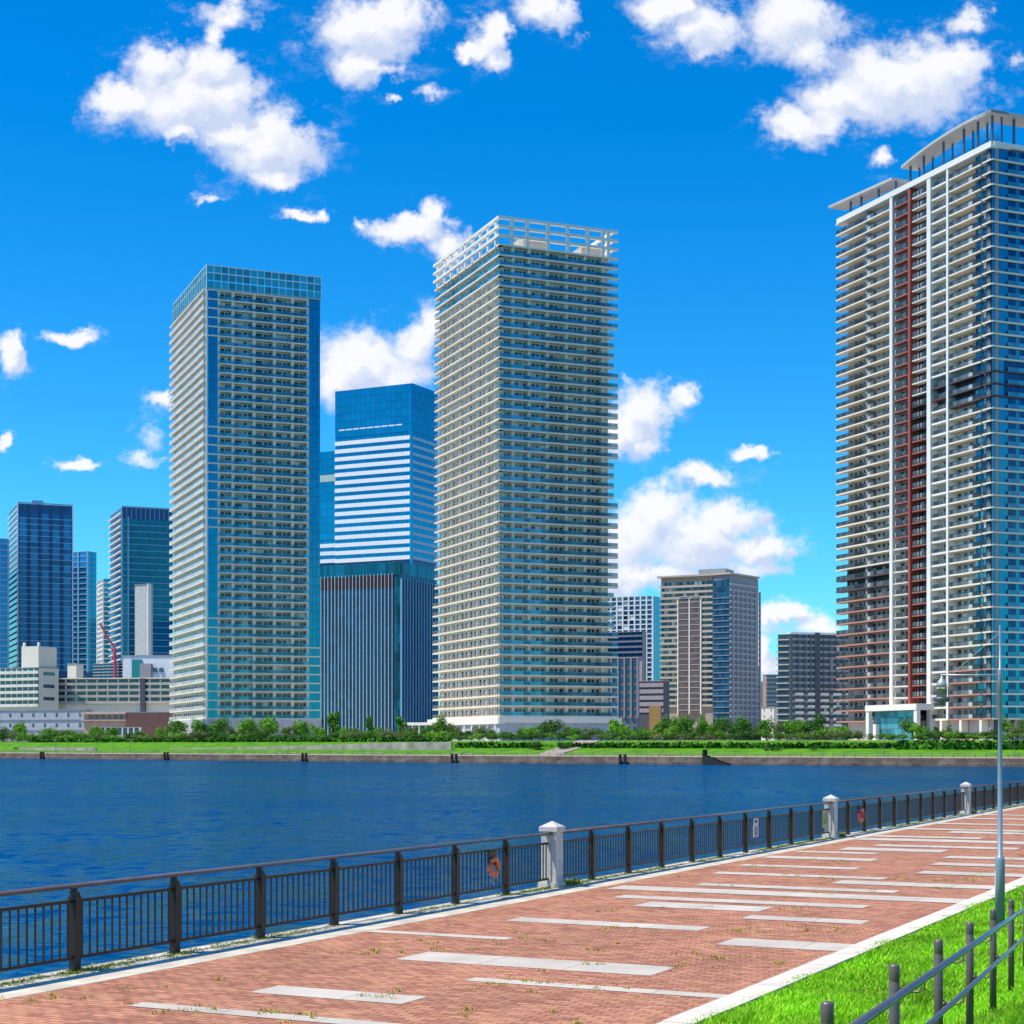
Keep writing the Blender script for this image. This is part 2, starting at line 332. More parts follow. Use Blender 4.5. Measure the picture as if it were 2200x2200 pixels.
# water
def water():
    m = bpy.data.materials.new('river_water'); m.use_nodes = True; nt = m.node_tree; N = nt.nodes; L = nt.links; p = N['Principled BSDF']
    p.inputs['Base Color'].default_value = (.0, .035, .10, 1); p.inputs['Roughness'].default_value = .06; p.inputs['Specular Tint'].default_value = (.55, .82, 1, 1); p.inputs['IOR'].default_value = 1.33
    tc = N.new('ShaderNodeTexCoord')
    def wave(rot, sx, sy, sc, det):
        mp = N.new('ShaderNodeMapping'); mp.inputs['Rotation'].default_value = (0, 0, rot); mp.inputs['Scale'].default_value = (sx, sy, 1)
        L.new(tc.outputs['Object'], mp.inputs['Vector']); n = N.new('ShaderNodeTexNoise'); n.inputs['Scale'].default_value = sc; n.inputs['Detail'].default_value = det
        n.inputs['Roughness'].default_value = .6; L.new(mp.outputs[0], n.inputs['Vector']); return n.outputs['Fac']
    a = wave(.15, .45, 1.0, 1.6, 5); b = wave(-.35, .6, 1.0, .55, 4); c = wave(.1, .3, 1.0, .12, 3)
    def m2(op, x, y):
        n = N.new('ShaderNodeMath'); n.operation = op
        for i, q in enumerate((x, y)):
            if hasattr(q, 'links'): L.new(q, n.inputs[i])
            else: n.inputs[i].default_value = q
        return n.outputs[0]
    d = wave(.05, .35, 1.0, .30, 4); g = wave(0, .5, 1.0, .012, 4)
    h = m2('ADD', m2('ADD', m2('MULTIPLY', a, .20), m2('MULTIPLY', d, .5)), m2('ADD', m2('MULTIPLY', b, .5), m2('MULTIPLY', c, .8)))
    h = m2('MULTIPLY', h, m2('MAXIMUM', m2('ADD', m2('MULTIPLY', g, 3.6), -.9), .25))
    bp = N.new('ShaderNodeBump'); bp.inputs['Strength'].default_value = 1.0; bp.inputs['Distance'].default_value = 1.0
    L.new(h, bp.inputs['Height'])
    # reflection shaped by tilting all normals towards this bank, to mirror higher sky
    ad = N.new('ShaderNodeVectorMath'); ad.operation = 'ADD'; ad.inputs[1].default_value = (0, -.06, 0)
    cur = bp.outputs[0]
    for rot, sx, sy, sc, det, am in ((.2, .8, 1.5, 1.7, 5, 1.15), (.1, 1.0, .35, 1.1, 5, 1.35), (.05, 1.0, .20, .50, 5, 1.05), (-.1, 1.0, .16, .10, 4, .45)):
        mp = N.new('ShaderNodeMapping'); mp.inputs['Rotation'].default_value = (0, 0, rot); mp.inputs['Scale'].default_value = (sx, sy, 1); L.new(tc.outputs['Object'], mp.inputs['Vector'])
        n = N.new('ShaderNodeTexNoise'); n.inputs['Scale'].default_value = sc; n.inputs['Detail'].default_value = det; L.new(mp.outputs[0], n.inputs['Vector'])
        m1 = N.new('ShaderNodeVectorMath'); m1.operation = 'SUBTRACT'; L.new(n.outputs['Color'], m1.inputs[0]); m1.inputs[1].default_value = (.5, .5, .5)
        m3 = N.new('ShaderNodeVectorMath'); m3.operation = 'MULTIPLY_ADD'; L.new(m1.outputs[0], m3.inputs[0]); m3.inputs[1].default_value = (am*.5, am, 0); L.new(cur, m3.inputs[2]); cur = m3.outputs[0]
    L.new(cur, ad.inputs[0])
    nm = N.new('ShaderNodeVectorMath'); nm.operation = 'NORMALIZE'; L.new(ad.outputs[0], nm.inputs[0]); 
    df = N.new('ShaderNodeBsdfDiffuse'); df.inputs[0].default_value = (.0, .05, .15, 1)
    gl = N.new('ShaderNodeBsdfGlossy'); gl.inputs[0].default_value = (.50, .82, 1.0, 1); gl.inputs['Roughness'].default_value = .07
    fr = N.new('ShaderNodeFresnel'); fr.inputs['IOR'].default_value = 1.33; ms = N.new('ShaderNodeMixShader')
    for nd in (gl, fr): L.new(nm.outputs[0], nd.inputs['Normal'])
    L.new(fr.outputs[0], ms.inputs[0]); L.new(df.outputs[0], ms.inputs[1]); L.new(gl.outputs[0], ms.inputs[2])
    N.remove(p); L.new(ms.outputs[0], N['Material Output'].inputs[0])
    o = MB().quad((-4000, -50, -2.2), (1600, -50, -2.2), (1600, 4000, -2.2), (-4000, 4000, -2.2)).build('water', m)
    o['kind'] = 'structure'
water()
# far shore: wall, walk, lawn slope, upper ground to the horizon
srf('quay_wall', strip(0, -5.0, 0.35, -1.0, strip(.35, -1.0, .4, -.25)), M_QUAY)
srf('quay_ledge', strip(-.5, -1.55, .3, -1.5, strip(-.55, -4, -.5, -1.55)), M_QUAY)
srf('far_walkway', strip(.4, -.25, 10.5, -.10), M_QTOP)
srf('far_lawn', strip(10.5, -.10, 14, .75, strip(14, .75, 20.5, 1.85, strip(20.5, 1.85, 30, 3.95))), M_LAWN)
srf('ground', strip(30, 3.95, 36, 4.0, strip(36, 4.0, 9000, 4.0)), M_GRND)

# ---- near side: promenade in its own frame (t along, n across)
N_FENCE, N_EDGE, N_BRICK, N_KERB, N_GRASS = -14.29, -14.66, -13.38, -6.26, -5.91
def brick_mat():
    m = bpy.data.materials.new('brick_paving'); m.use_nodes = True; nt = m.node_tree; N = nt.nodes; L = nt.links; p = N['Principled BSDF']
    tc = N.new('ShaderNodeTexCoord'); mp = N.new('ShaderNodeMapping'); mp.inputs['Rotation'].default_value = (0, 0, math.radians(26.4))
    L.new(tc.outputs['Object'], mp.inputs['Vector'])
    br = N.new('ShaderNodeTexBrick'); br.inputs['Scale'].default_value = 1.0; br.inputs['Brick Width'].default_value = .225; br.inputs['Row Height'].default_value = .112
    br.inputs['Mortar Size'].default_value = .009; br.inputs['Mortar Smooth'].default_value = .3; br.inputs['Bias'].default_value = -.1
    br.inputs['Color1'].default_value = (.53, .245, .145, 1); br.inputs['Color2'].default_value = (.32, .125, .075, 1); br.inputs['Mortar'].default_value = (.13, .07, .05, 1)
    L.new(mp.outputs[0], br.inputs['Vector'])
    def noise(sc, det, ro=.6):
        n = N.new('ShaderNodeTexNoise'); n.inputs['Scale'].default_value = sc; n.inputs['Detail'].default_value = det; n.inputs['Roughness'].default_value = ro; L.new(mp.outputs[0], n.inputs['Vector']); return n
    n1 = noise(.45, 6); n2 = noise(7, 6, .7); n3 = noise(1.3, 5, .65)
    def ramp(n, a, b, c0, c1):
        r = N.new('ShaderNodeMapRange'); r.inputs['From Min'].default_value = a; r.inputs['From Max'].default_value = b
        r.inputs['To Min'].default_value = c0; r.inputs['To Max'].default_value = c1; L.new(n.outputs['Fac'], r.inputs['Value']); return r.outputs[0]
    mlt = N.new('ShaderNodeMath'); mlt.operation = 'MULTIPLY'; L.new(ramp(n1, .3, .7, .84, 1.14), mlt.inputs[0]); L.new(ramp(n2, .3, .7, .72, 1.28), mlt.inputs[1])
    sc = N.new('ShaderNodeVectorMath'); sc.operation = 'SCALE'; L.new(br.outputs['Color'], sc.inputs[0]); L.new(mlt.outputs[0], sc.inputs['Scale'])
    # dusty and mossy patches
    mx = N.new('ShaderNodeMix'); mx.data_type = 'RGBA'; L.new(ramp(n3, .52, .74, 0, .55), mx.inputs[0]); L.new(sc.outputs[0], mx.inputs[6]); mx.inputs[7].default_value = (.56, .30, .17, 1)
    n4 = noise(.9, 7, .75)
    mx2 = N.new('ShaderNodeMix'); mx2.data_type = 'RGBA'; L.new(ramp(n4, .60, .72, 0, .55), mx2.inputs[0]); L.new(mx.outputs[2], mx2.inputs[6]); mx2.inputs[7].default_value = (.19, .12, .10, 1)
    L.new(mx2.outputs[2], p.inputs['Base Color']); p.inputs['Roughness'].default_value = .85; p.inputs['Specular IOR Level'].default_value = .25
    b = N.new('ShaderNodeBump'); b.inputs['Strength'].default_value = .5; b.inputs['Distance'].default_value = .01; b.invert = True
    L.new(br.outputs['Fac'], b.inputs['Height']); L.new(b.outputs[0], p.inputs['Normal'])
    return m
M_STONE = mat('pale_stone', (.62, .58, .51), .8, var=.16, scale=1.6, bump=.4, bscale=30)
M_KERB = mat('kerb_stone', (.68, .62, .53), .8, var=.14, scale=2.0, bump=.4, bscale=25)
M_LEDGE = mat('ledge_concrete', (.55, .51, .41), .85, var=.25, scale=2.2, bump=.5, bscale=18)
M_EDGE = mat('edge_concrete', (.22, .21, .17), .9, var=.3, scale=3.0, bump=.5, bscale=18)
T0, T1 = -6.0, 190.0
def flat(n0, n1, z, ta=T0, tb=T1): return MB().quad(PROM.pt(ta, n0, z), PROM.pt(ta, n1, z), PROM.pt(tb, n1, z), PROM.pt(tb, n0, z))
srf('promenade', flat(N_BRICK, N_KERB, 0), brick_mat())
srf('promenade_ledge', MB().box(PROM, T0, T1, N_FENCE-.16, N_BRICK, -.6, .004), M_LEDGE)
srf('river_wall', MB().box(PROM, T0, T1, N_EDGE, N_FENCE-.16, -6, -.03), M_EDGE)
kb = MB(); t = T0
while t < T1: kb.box(PROM, t+.004, t+.996, N_KERB, N_GRASS, -.3, .035+R.uniform(-.003, .003)); t += 1.0
srf('kerb', kb, M_KERB)
# embankment between the kerb and the upper path
PROF = [(0, -.02), (1, .02), (2, .10), (2.75, .25), (3.79, .67), (4.6, .92), (6, 1.15), (9, 1.25), (40, 1.4), (400, 1.5)]
def bank_z(s):
    for (a, za), (b, zb) in zip(PROF[:-1], PROF[1:]):
        if a <= s <= b: return za+(zb-za)*(s-a)/(b-a)
    return PROF[-1][1] if s > 0 else PROF[0][1]
eb = MB()
for (a, za), (b, zb) in zip(PROF[:-1], PROF[1:]):
    eb.quad(PROM.pt(-60, N_GRASS+a, za), PROM.pt(-60, N_GRASS+b, zb), PROM.pt(T1+60, N_GRASS+b, zb), PROM.pt(T1+60, N_GRASS+a, za))
srf('embankment', eb, M_SOIL)
# pale stone bands let into the brick, listed from the photo as left end, right end, thickness (t, n worked out on the ground plane)
def gp(x, y):
    k = 2200/1932.; px, py = x*k, y*k; Y = F_PX*CAMH/(py-HZ); return ((px-CX)/F_PX*Y, Y)
def tn(p): return p[0]*DP[0]+p[1]*DP[1], p[0]*NP_[0]+p[1]*NP_[1]
BANDS = [(768,1805,1265,1831,20),(880,1849,1430,1883,10),(490,1868,790,1886,17),(240,1898,760,1933,13),(955,1737,1340,1750,9),(690,1757,965,1771,7),
 (1360,1779,1640,1788,14),(1400,1732,1640,1739,9),(1200,1708,1455,1714,9),(1160,1693,1640,1710,5),(1145,1677,1860,1699,7),(1308,1671,1700,1681,6),
 (1575,1665,1900,1675,6),(1338,1649,1678,1656,4),(1397,1633,1621,1639,4),(1439,1618,1658,1622,4.5),(1502,1607,1656,1611,3),(1586,1602,1787,1606,5),
 (1643,1597,1929,1600,3.5),(1616,1584,1990,1591,4),(1648,1578,1853,1582,3.2),(1787,1571,2000,1574,3.4),(1779,1619,2000,1622,5),(1759,1631,1975,1636,5),
 (1733,1647,1955,1653,6),(1766,1555,1960,1557,2.2),(1700,1565,1990,1569,2.4),(1899,1592,2050,1594,4),(1800,1545,2050,1548,2),(1840,1538,2080,1541,1.8),(-60,1900,60,1906,0)]
bd = MB(); jn = MB()
for bi, (x0, y0, x1, y1, th) in enumerate(BANDS):
    if th == 0: continue
    (ta, na), (tb, nb) = tn(gp(x0, y0)), tn(gp(x1, y1)); tm = (ta+tb)/2
    xm, ym = (x0+x1)/2, (y0+y1)/2; w = abs(tn(gp(xm, ym-th/2))[0]-tn(gp(xm, ym+th/2))[0])
    w = min(max(w, .30), 1.6); w = round(w/.3)*.3
    na = max(na, N_BRICK+.02); nb = min(nb, N_KERB-.01)
    n = na
    while n < nb-.05:
        n2 = min(n+1.2, nb); zb = .004+bi*.0004; bd.quad(PROM.pt(tm-w/2, n+.004, zb), PROM.pt(tm-w/2, n2-.004, zb), PROM.pt(tm+w/2, n2-.004, zb), PROM.pt(tm+w/2, n+.004, zb)); n = n2
srf('paving_bands', bd, mat('band_stone', (.52, .47, .40), .8, var=.14, scale=1.2, isl=.06, bump=.3, bscale=30))

# ================================================================== GREAT TOWERS
FH = 3.3
def glassbox(mb, F, s0, s1, z0, z1, o, ps, fh):
    """curtain wall as separate panes"""
    n = max(1, round((s1-s0)/ps)); w = (s1-s0)/n; z = z0
    while z < z1-.2:
        zt = min(z+fh, z1)
        for i in range(n): mb.box(F, s0+i*w+.04, s0+(i+1)*w-.04, o-.15, o, z+.05, zt-.05)
        z = zt
def bars(mb, F, s0, s1, o, z0, h, step=.55, w=.12):
    s = s0
    while s < s1: mb.box(F, s, s+w, o-.04, o+.04, z0, z0+h); s += step
    mb.box(F, s0, s1, o-.05, o+.05, z0+h, z0+h+.08)

def tower_left():
    Y = 614.; C = corner(444, Y); FL, FR = faces(C, AX_A, AX_B)
    LL = px2s(372.5, C, AX_A); LR = px2s(688, C, AX_B)
    r = thing('residential_tower', 'left pale tower with a teal glass screen round its roof and blue glass strips', 'tower', (C[0], C[1], 4))
    z0 = 12.4; nf = 47; zt = z0+nf*FH; ztop = zy(568.5, Y)
    FL2 = FL
    core = MB(); core.prism([FR.pt(1.8, -1.8, 0)[:2], FR.pt(LR-.1, -1.8, 0)[:2], FR.pt(LR-.1, -LL+.3, 0)[:2], FR.pt(1.8, -LL+.3, 0)[:2]], 3.5, zt-.1)
    core.build('wall', M_CREAMW, r)
    sx = lambda px: px2s(px, C, AX_B)
    wins = []
    # glass corner bay and right glass strip
    a, b = 0.2, sx(468); c, d = sx(664), LR
    for q0, q1 in ((a, b), (c, d)):
        g = MB(); glassbox(g, FR, q0, q1, z0, zt, -.1, 1.5, FH); g.build('glass_strip', M_GLASSB, r)
    MB().box(FR, a, b, -1.8, -.27, z0, zt-.2).build('strip_backing', M_DGREY, r)
    MB().box(FR, c, d-.1, -1.8, -.27, z0, zt-.2).build('strip_backing', M_DGREY, r)
    cols = [470, 501, 546.5, 590, 629, 662.5]
    for p in cols: MB().box(FR, sx(p)-.55, sx(p)+.55, -1.75, -.25, z0-.4, zt).build('column', M_CREAMW, r)
    for k in range(nf+1):
        z = z0+k*FH
        sl = MB(); cornerlines = (k >= nf-5) or (20 < k < 33) or k < 12
        s0 = 0.0 if cornerlines else sx(469); s1 = LR+.4 if k < 9 else sx(663)
        sl.box(FR, s0, s1, -1.78, .14, z-.34, z+.16)
        # left face slab: projecting balconies
        ext = 2.2 if (k < 14 or k > 14) else 0
        sl.box(FL, .4, LL+ext, -.1, 1.1, z-.26, z+.14)
        sl.build('balcony_slab', M_CREAM, r)
        if k == nf: continue
        rl = MB(); s = s0+.05
        for i in range(len(cols)-1):
            q0, q1 = sx(cols[i])+.1, sx(cols[i+1])-.1; n = 4; w = (q1-q0)/n
            for j in range(n): rl.box(FR, q0+j*w+.05, q0+(j+1)*w-.05, .0, .06, z+.14, z+1.22)
        rl.box(FR, s0+.1, sx(662), -.02, .08, z+1.22, z+1.28)
        rl.build('balcony_railing', M_RAILG, r)
        rl = MB(); s = .6
        while s < LL+ext-.2: rl.box(FL, s, s+2.0, 1.02, 1.08, z+.1, z+1.2); s += 2.08
        rl.box(FL, .5, LL+ext-.1, 1.0, 1.1, z+1.2, z+1.27)
        rl.build('balcony_railing', M_RAILT, r)
        for i in range(len(cols)-1):
            q0, q1 = sx(cols[i])+.9, sx(cols[i+1])-.7; wd = q1-q0
            for f0, f1 in ((0, .42), (.52, .74), (.8, 1.0)):
                wins.append((FR, q0+wd*f0, q0+wd*f1, -1.8, -1.74, z+.3, z+2.5, M_WIN))
        s = 2.0
        while s < LL-3: wins.append((FL, s, s+1.4, -.06, .02, z+.25, z+2.35, M_WINL)); s += 3.6
    core2 = MB().box(FL, .4, LL, -1.9, -.1, 3.5, zt); core2.build('side_wall', M_CREAMW, r)
    MB().box(FR, -.25, .4, -.5, .25, 10.0, zt).build('corner_post', M_WHITE, r)
    finish_windows(r, wins)
    # crown screen
    zc = zt+.3; H = ztop-zc
    MB().box(FR, -.2, LR+.2, -LL, 0.2, zt+.15, zc+.2).build('roof_deck', M_ROOF, r)
    g = MB(); n = 16
    w = (LR+.3)/n
    for F, LN in ((FR, LR+.3), (FL, LL)):
        nn = 16; w = LN/nn
        for i in range(nn):
            for j in range(3): g.box(F, i*w+.12, (i+1)*w-.12, -.05, .03, zc+.25+j*H/3+.1, zc+(j+1)*H/3-.1)
    g.build('roof_screen', M_TEAL, r)
    g2 = MB()
    FB = Fr(FR.pt(0, -LL, 0)[:2], AX_B, AX_A); FB2 = Fr(FR.pt(LR, 0, 0)[:2], AX_A, AX_B)
    for F, LN in ((FB, LR), (FB2, LL)):
        nn = 14; w = LN/nn
        for i in range(nn): g2.box(F, i*w+.1, (i+1)*w-.1, -.1, 0, zc+.3, zc+H-.2)
    g2.build('roof_screen', M_TEAL, r)
    fr = MB()
    for F, LN in ((FR, LR+.3), (FL, LL)):
        nn = 16; w = LN/nn
        for i in range(nn+1): fr.box(F, i*w-.09, i*w+.09, -.1, .22, zc, ztop)
        fr.box(F, 0, LN, -.12, .16, ztop-.25, ztop); fr.box(F, 0, LN, -.12, .14, zc+H*.66, zc+H*.66+.14)
    fr.build('screen_frame', M_WHITE, r)
    MB().box(FR, -.1, LR+.3, -2, .3, 4, z0-.3).box(FL, 0, LL+2, -2, 1.6, 4, z0-.3).build('podium', mat('podium_stone', (.55, .55, .55), .7), r)
tower_left()

def tower_centre():
    Y = 550.; C = corner(1073, Y); FL, FR = faces(C, AX_A, AX_B)
    LL = px2s(937, C, AX_A); LR = px2s(1318, C, AX_B)
    r = thing('residential_tower', 'tall pale tower in the middle with an open white beam frame on its roof', 'tower', (C[0], C[1], 4))
    z0 = 12.16; nf = 46; fh = (164.9-z0)/nf; zt = z0+nf*fh; ztop = zy(464, Y)
    MB().prism([FR.pt(1.7, -1.7, 0)[:2], FR.pt(LR-1.2, -1.7, 0)[:2], FR.pt(LR-1.2, -LL+1, 0)[:2], FR.pt(1.7, -LL+1, 0)[:2]], 3.5, zt-.1).build('wall', M_CREAMW, r)
    sx = lambda px: px2s(px, C, AX_B)
    cols = [sx(p) for p in (1104, 1139, 1178, 1219, 1259, 1297)]
    lc = [LL*f for f in (.10, .22, .36, .50, .64, .78, .92)]
    for s in cols: MB().box(FR, s-.55, s+.55, -1.7, -.7, z0-.4, zt).build('column', M_CREAMW, r)
    MB().box(FL, .9, LL-.8, -1.8, -1.1, z0-.4, zt-.1).build('side_wall', M_CREAMW, r)
    for s in lc: MB().box(FL, s-.4, s+.4, -1.7, -.5, z0-.4, zt).build('column', M_WHITE, r)
    wins = []
    rr = random.Random(5)
    for k in range(nf+1):
        z = z0+k*fh; e = 3.4 if k < 13 else 1.4; er = 1.7 if (k % 13) < 9 else .2
        sl = MB(); sl.box(FR, -.15, LR+er, -1.7, .17, z-.38, z+.16); sl.box(FL, -.15, LL+e, -1.7, .15, z-.38, z+.16)
        if k < nf: sl.build('balcony_slab', M_CREAM, r)
        else: sl.build('roof_slab', M_CREAM, r); continue
        rl = MB(); n = 20; w = (LR+er-.1)/n
        for j in range(n): rl.box(FR, j*w+.03, (j+1)*w-.03, .03, .09, z+.14, z+1.30)
        rl.box(FR, .03, LR+er-.1, .01, .11, z+1.30, z+1.36)
        rl.build('balcony_railing', M_RAILG, r)
        rl = MB()
        if k > nf-4:
            n = 24; w = (LL+e)/n
            for j in range(n): rl.box(FL, j*w+.04, (j+1)*w-.04, .0, .06, z+.14, z+1.2)
            rl.box(FL, .03, LL+e-.1, -.02, .08, z+1.2, z+1.27)
            rl.build('balcony_railing', M_RAILG, r)
        else:
            bars(rl, FL, .2, LL+e-.1, .05, z+.14, 1.05, .5, .10); rl.build('balcony_railing', M_BARS, r)
        ed = [0]+cols+[LR-.5]
        for i in range(len(ed)-1):
            q0, q1 = ed[i]+1.1, ed[i+1]-.9; wd = q1-q0
            for f0, f1 in ((0, .30), (.38, .62), (.74, 1.0)):
                if wd > 2: wins.append((FR, q0+wd*f0, q0+wd*f1, -1.75, -1.64, z+.25, z+2.45, M_WIN))
        ed = [0]+lc+[LL-.3]
        for i in range(len(ed)-1):
            q0, q1 = ed[i]+.9, ed[i+1]-.9
            if q1-q0 > 2.5:
                wins.append((FL, q0+.5, q0+(q1-q0)*.36, -1.15, -1.04, z+.4, z+2.3, M_WINL)); wins.append((FL, q0+(q1-q0)*.72, q1-.5, -1.15, -1.04, z+.25, z+2.4, M_WIN))
    finish_windows(r, wins)
    # roof frame: three rings of beams on posts
    FB = Fr(FR.pt(0, -LL, 0)[:2], AX_B, AX_A); FB2 = Fr(FR.pt(LR, 0, 0)[:2], AX_A, AX_B)
    hs = [zt+(ztop-zt)*f for f in (.36, .68, 1.0)]
    for zz in hs:
        m = MB(); m.box(FR, -.6, LR+1.6, -.5, .6, zz-.85, zz); m.box(FL, .5, LL+1.6, -.5, .6, zz-.85, zz)
        m.box(FB, .6, LR+.6, -.5, .5, zz-.85, zz-.01); m.box(FB2, .6, LL-.6, -.5, .5, zz-.85, zz-.01)
        m.build('roof_beam', M_WHITE, r)
    P = [sx(p) for p in (1100, 1133, 1177, 1220, 1263, 1295, 1307)]
    for s in P: MB().box(FR, s-.45, s+.45, -.45, .35, zt, ztop-.9).build('roof_post', M_WHITE, r)
    for i in range(9): s = LL*(.05+.115*i); MB().box(FL, s-.45, s+.45, -.45, .35, zt, ztop-.9).build('roof_post', M_WHITE, r)
    for i in range(7): s = LR*(.08+.14*i); MB().box(FB, s-.4, s+.4, -.4, .3, zt, ztop-.9).build('roof_post', M_WHITE, r)
    for i in range(7): s = LL*(.08+.14*i); MB().box(FB2, s-.4, s+.4, -.4, .3, zt, ztop-.9).build('roof_post', M_WHITE, r)
    MB().box(FR, 12, 21, -22, -8, zt, zt+6.4).box(FR, 32, 40, -16, -6, zt, zt+4.5).build('plant_room', mat('plant_room_wall', (.50, .46, .44), .7), r)
    m = MB(); 
    for q in (10.2, 11.2): m.box(FR, q, q+.35, -8.2, -7.9, zt, zt+5.5)
    m.box(FR, 8, 12.5, -8.4, -7.9, zt+2.6, zt+3); m.build('roof_hoist', M_WHITE, r)
    # podium
    MB().box(FR, -.2, LR+3, -LL, .35, 10.0, z0-.32).box(FL, 0, LL+8, -2, .5, 9.6, z0-.32).build('podium_band', M_WHITE, r)
    MB().box(FR, .2, LR+2.5, -LL, -.1, 3.5, 10).build('podium', mat('podium_blue_grey', (.42, .47, .52), .7), r)
    for i in range(7): MB().box(FL, 3+i*7, 4+i*7, -.3, .2, 4, 9.6).build('podium_column', M_WHITE, r)
    MB().box(FL, LL, LL+7, -12, -.5, 3.5, 9.6).build('podium_wall', M_CREAMW, r)
tower_centre()

def tower_right():
    Y = 451.; C = corner(2131, Y); FL, FR = faces(C, AX_A, AX_B)
    LL = px2s(1803, C, AX_A); LR = 40.
    r = thing('residential_tower', 'tallest tower, at the right edge, with a red band and curved roof canopies', 'tower', (C[0], C[1], 4))
    z0 = 9.79; nf = 46; fh = FH; zt = z0+nf*fh
    sl_ = lambda px, y=None: px2s(px, C, AX_A)
    MB().prism([FR.pt(2.2, -2.2, 0)[:2], FR.pt(LR-1, -2.2, 0)[:2], FR.pt(LR-1, -LL+1.5, 0)[:2], FR.pt(2.2, -LL+1.5, 0)[:2]], 3.5, zt-.2).build('wall', mat('tower_wall', (.58, .52, .47), .75, var=.1, scale=.06), r)
    sA, sB, sC, sD, sE = sl_(2037), sl_(1997), sl_(1955), sl_(1916), LL
    for s, mm, w in ((sA, M_WHITE, .45), (sB, M_WHITE, .85), (sC, M_RED, .55), (sD, M_WHITE, .7)):
        MB().box(FL, s-w, s+w, -2.2, .35, z0-(6 if mm is M_WHITE and w > .8 else 0), zt).build('column', mm, r)
    MB().box(FL, sl_(1862), sl_(1858), -2.2, -.3, z0, zt).build('column', M_GREYW, r)
    wins = []
    cg = MB()
    def panel(mb, F, a, b, z, o, ps=1.6, h=1.15):
        n = max(1, round((b-a)/ps)); w = (b-a)/n
        for i in range(n): mb.box(F, a+i*w+.03, a+(i+1)*w-.03, o-.05, o, z, z+h)
    for k in range(nf+1):
        z = z0+k*fh
        dark_l = k in (12, 13); low_l = k < 12; dark_r = k in (26, 27, 28); low_r = k < 5
        dark_m = k in (25, 26, 27); dark_a = k in (27, 28)
        mL = M_CHAR if dark_l else (M_SALMON if low_l else M_CREAM)
        mR = M_CHAR if dark_r else (M_SALMON if low_r else M_CREAM)
        if k == nf: mL = mR = M_WHITE
        def slab(a, b, o, m, h=.42, F=FL): MB().box(F, a, b, -2.2, o, z-.26, z-.26+h).build('balcony_slab', m, r)
        slab(sD+.75, LL+1.6, .15, mL); slab(sl_(2108)+.0, sA-.5, .15, mR); slab(-.05, sl_(2112), .35, mR)
        if k < nf:
            # recessed bays between the columns, double line slabs
            mm = M_CHAR if dark_a else M_WHITE; slab(sA+.46, sB-.86, -.1, mm, .55)
            MB().box(FL, sA+.46, sB-.86, -.1, .2, z+.62, z+.78).build('balcony_rail', mm, r) if False else None
            slab(sB+.86, sC-.81, -.1, M_CHAR if dark_m else (M_REDS if k < 25 else M_WHITE), .32)
            slab(sC+.81, sD-.71, -.1, (M_WHITE if k < 16 else M_REDS), .32)
        if k == nf: continue
        rl = MB(); panel(rl, FL, sD+.9, LL+1.4, z+.17, .12); panel(rl, FL, sl_(2108)+.2, sA-.6, z+.17, .12); panel(rl, FL, .1, sl_(2112)-.2, z+.17, .32)
        for a, b in ((sA+.5, sB-.9), (sB+.9, sC-.85), (sC+.85, sD-.75)): panel(rl, FL, a, b, z+.28, -.15, .5)
        rl.box(FL, .1, sA-.6, .1, .2, z+1.32, z+1.38); rl.box(FL, sD+.9, LL+1.4, .05, .15, z+1.32, z+1.38)
        rl.box(FL, sA-.6, sD+.9, -.22, -.12, z+.78, z+.86)
        rl.build('balcony_railing', MATS.get('tower_rail') or mat('tower_rail', (0, 0, 0), .2, .2, var=.1, alpha=.72, cols=[(0, (.05, .07, .08)), (.35, (.12, .16, .18)), (.7, (.22, .25, .25)), (.93, (.75, .72, .66))]), r)
        # right face: nearly all blue glass
        MB().box(FR, 0, LR, -.4, .3, z-.26, z+.16).build('balcony_slab', M_CHAR if dark_r else M_CREAM, r)
        wd = 1.0
        q = .15
        while q < LR-1:
            dk = dark_r and q > 3
            wins.append((FR, q, q+1.25, -.3, -.2 if q < 5 else -.9, z+.16, z+3.02, M_GLASSD if (dk or (q > 5 and int(q*3) % 3)) else M_GLASSB)); q += 1.32
        rl = MB(); panel(rl, FR, 5, LR-.5, z+.17, .25, 1.8); rl.build('balcony_railing', M_RAILG, r)
        # left face windows
        def row(a, b, o, ww, gap, m=M_WIN, h=2.3):
            s = a
            while s+ww < b: wins.append((FL, s, s+ww, o-.1, o, z+.28, z+.28+h, m)); s += ww+gap
        row(sD+1.5, LL-2, -2.12, 1.3, 1.1); row(sC+1.2, sD-1, -2.12, 1.5, .7); row(sB+1.2, sC-1, -2.12, 1.5, .7); row(sA+.9, sB-1.2, -2.12, 1.5, .9)
        row(sl_(2090), sA-1, -2.12, 1.4, 1.2)
        row(.2, sl_(2090), -.9, 1.0, .12, mat('corner_window', (0, 0, 0), .08, .3, var=.15, cols=[(0, (.02, .14, .24)), (.3, (.05, .28, .38)), (.55, (.02, .06, .10)), (.75, (.40, .46, .40)), (.9, (.62, .62, .50))]), 2.7)
    for a, b, k0, k1 in ((sD+.75, LL-1, 12, 14), (.2, sA-.5, 26, 28), (sA+.5, sB-.9, 26, 28), (sB+.9, sC-.85, 25, 27)):
        MB().box(FL, a, b, -2.25, -2.17, z0+k0*fh+.2, z0+k1*fh-.3).build('dark_wall_panel', M_CHAR, r)
    MB().box(FL, sB+.9, sC-.85, -2.22, -2.18, z0, zt-1).build('recess_wall', mat('recess_maroon', (.10, .04, .04), .7), r)
    finish_windows(r, wins)
    MB().box(FL, .1, sl_(2090), -2.3, -1.02, z0, zt).build('corner_backing', M_GREYW, r)
    MB().box(FR, .1, LR, -2.3, -.95, z0, zt).build('side_backing', M_DGREY, r)
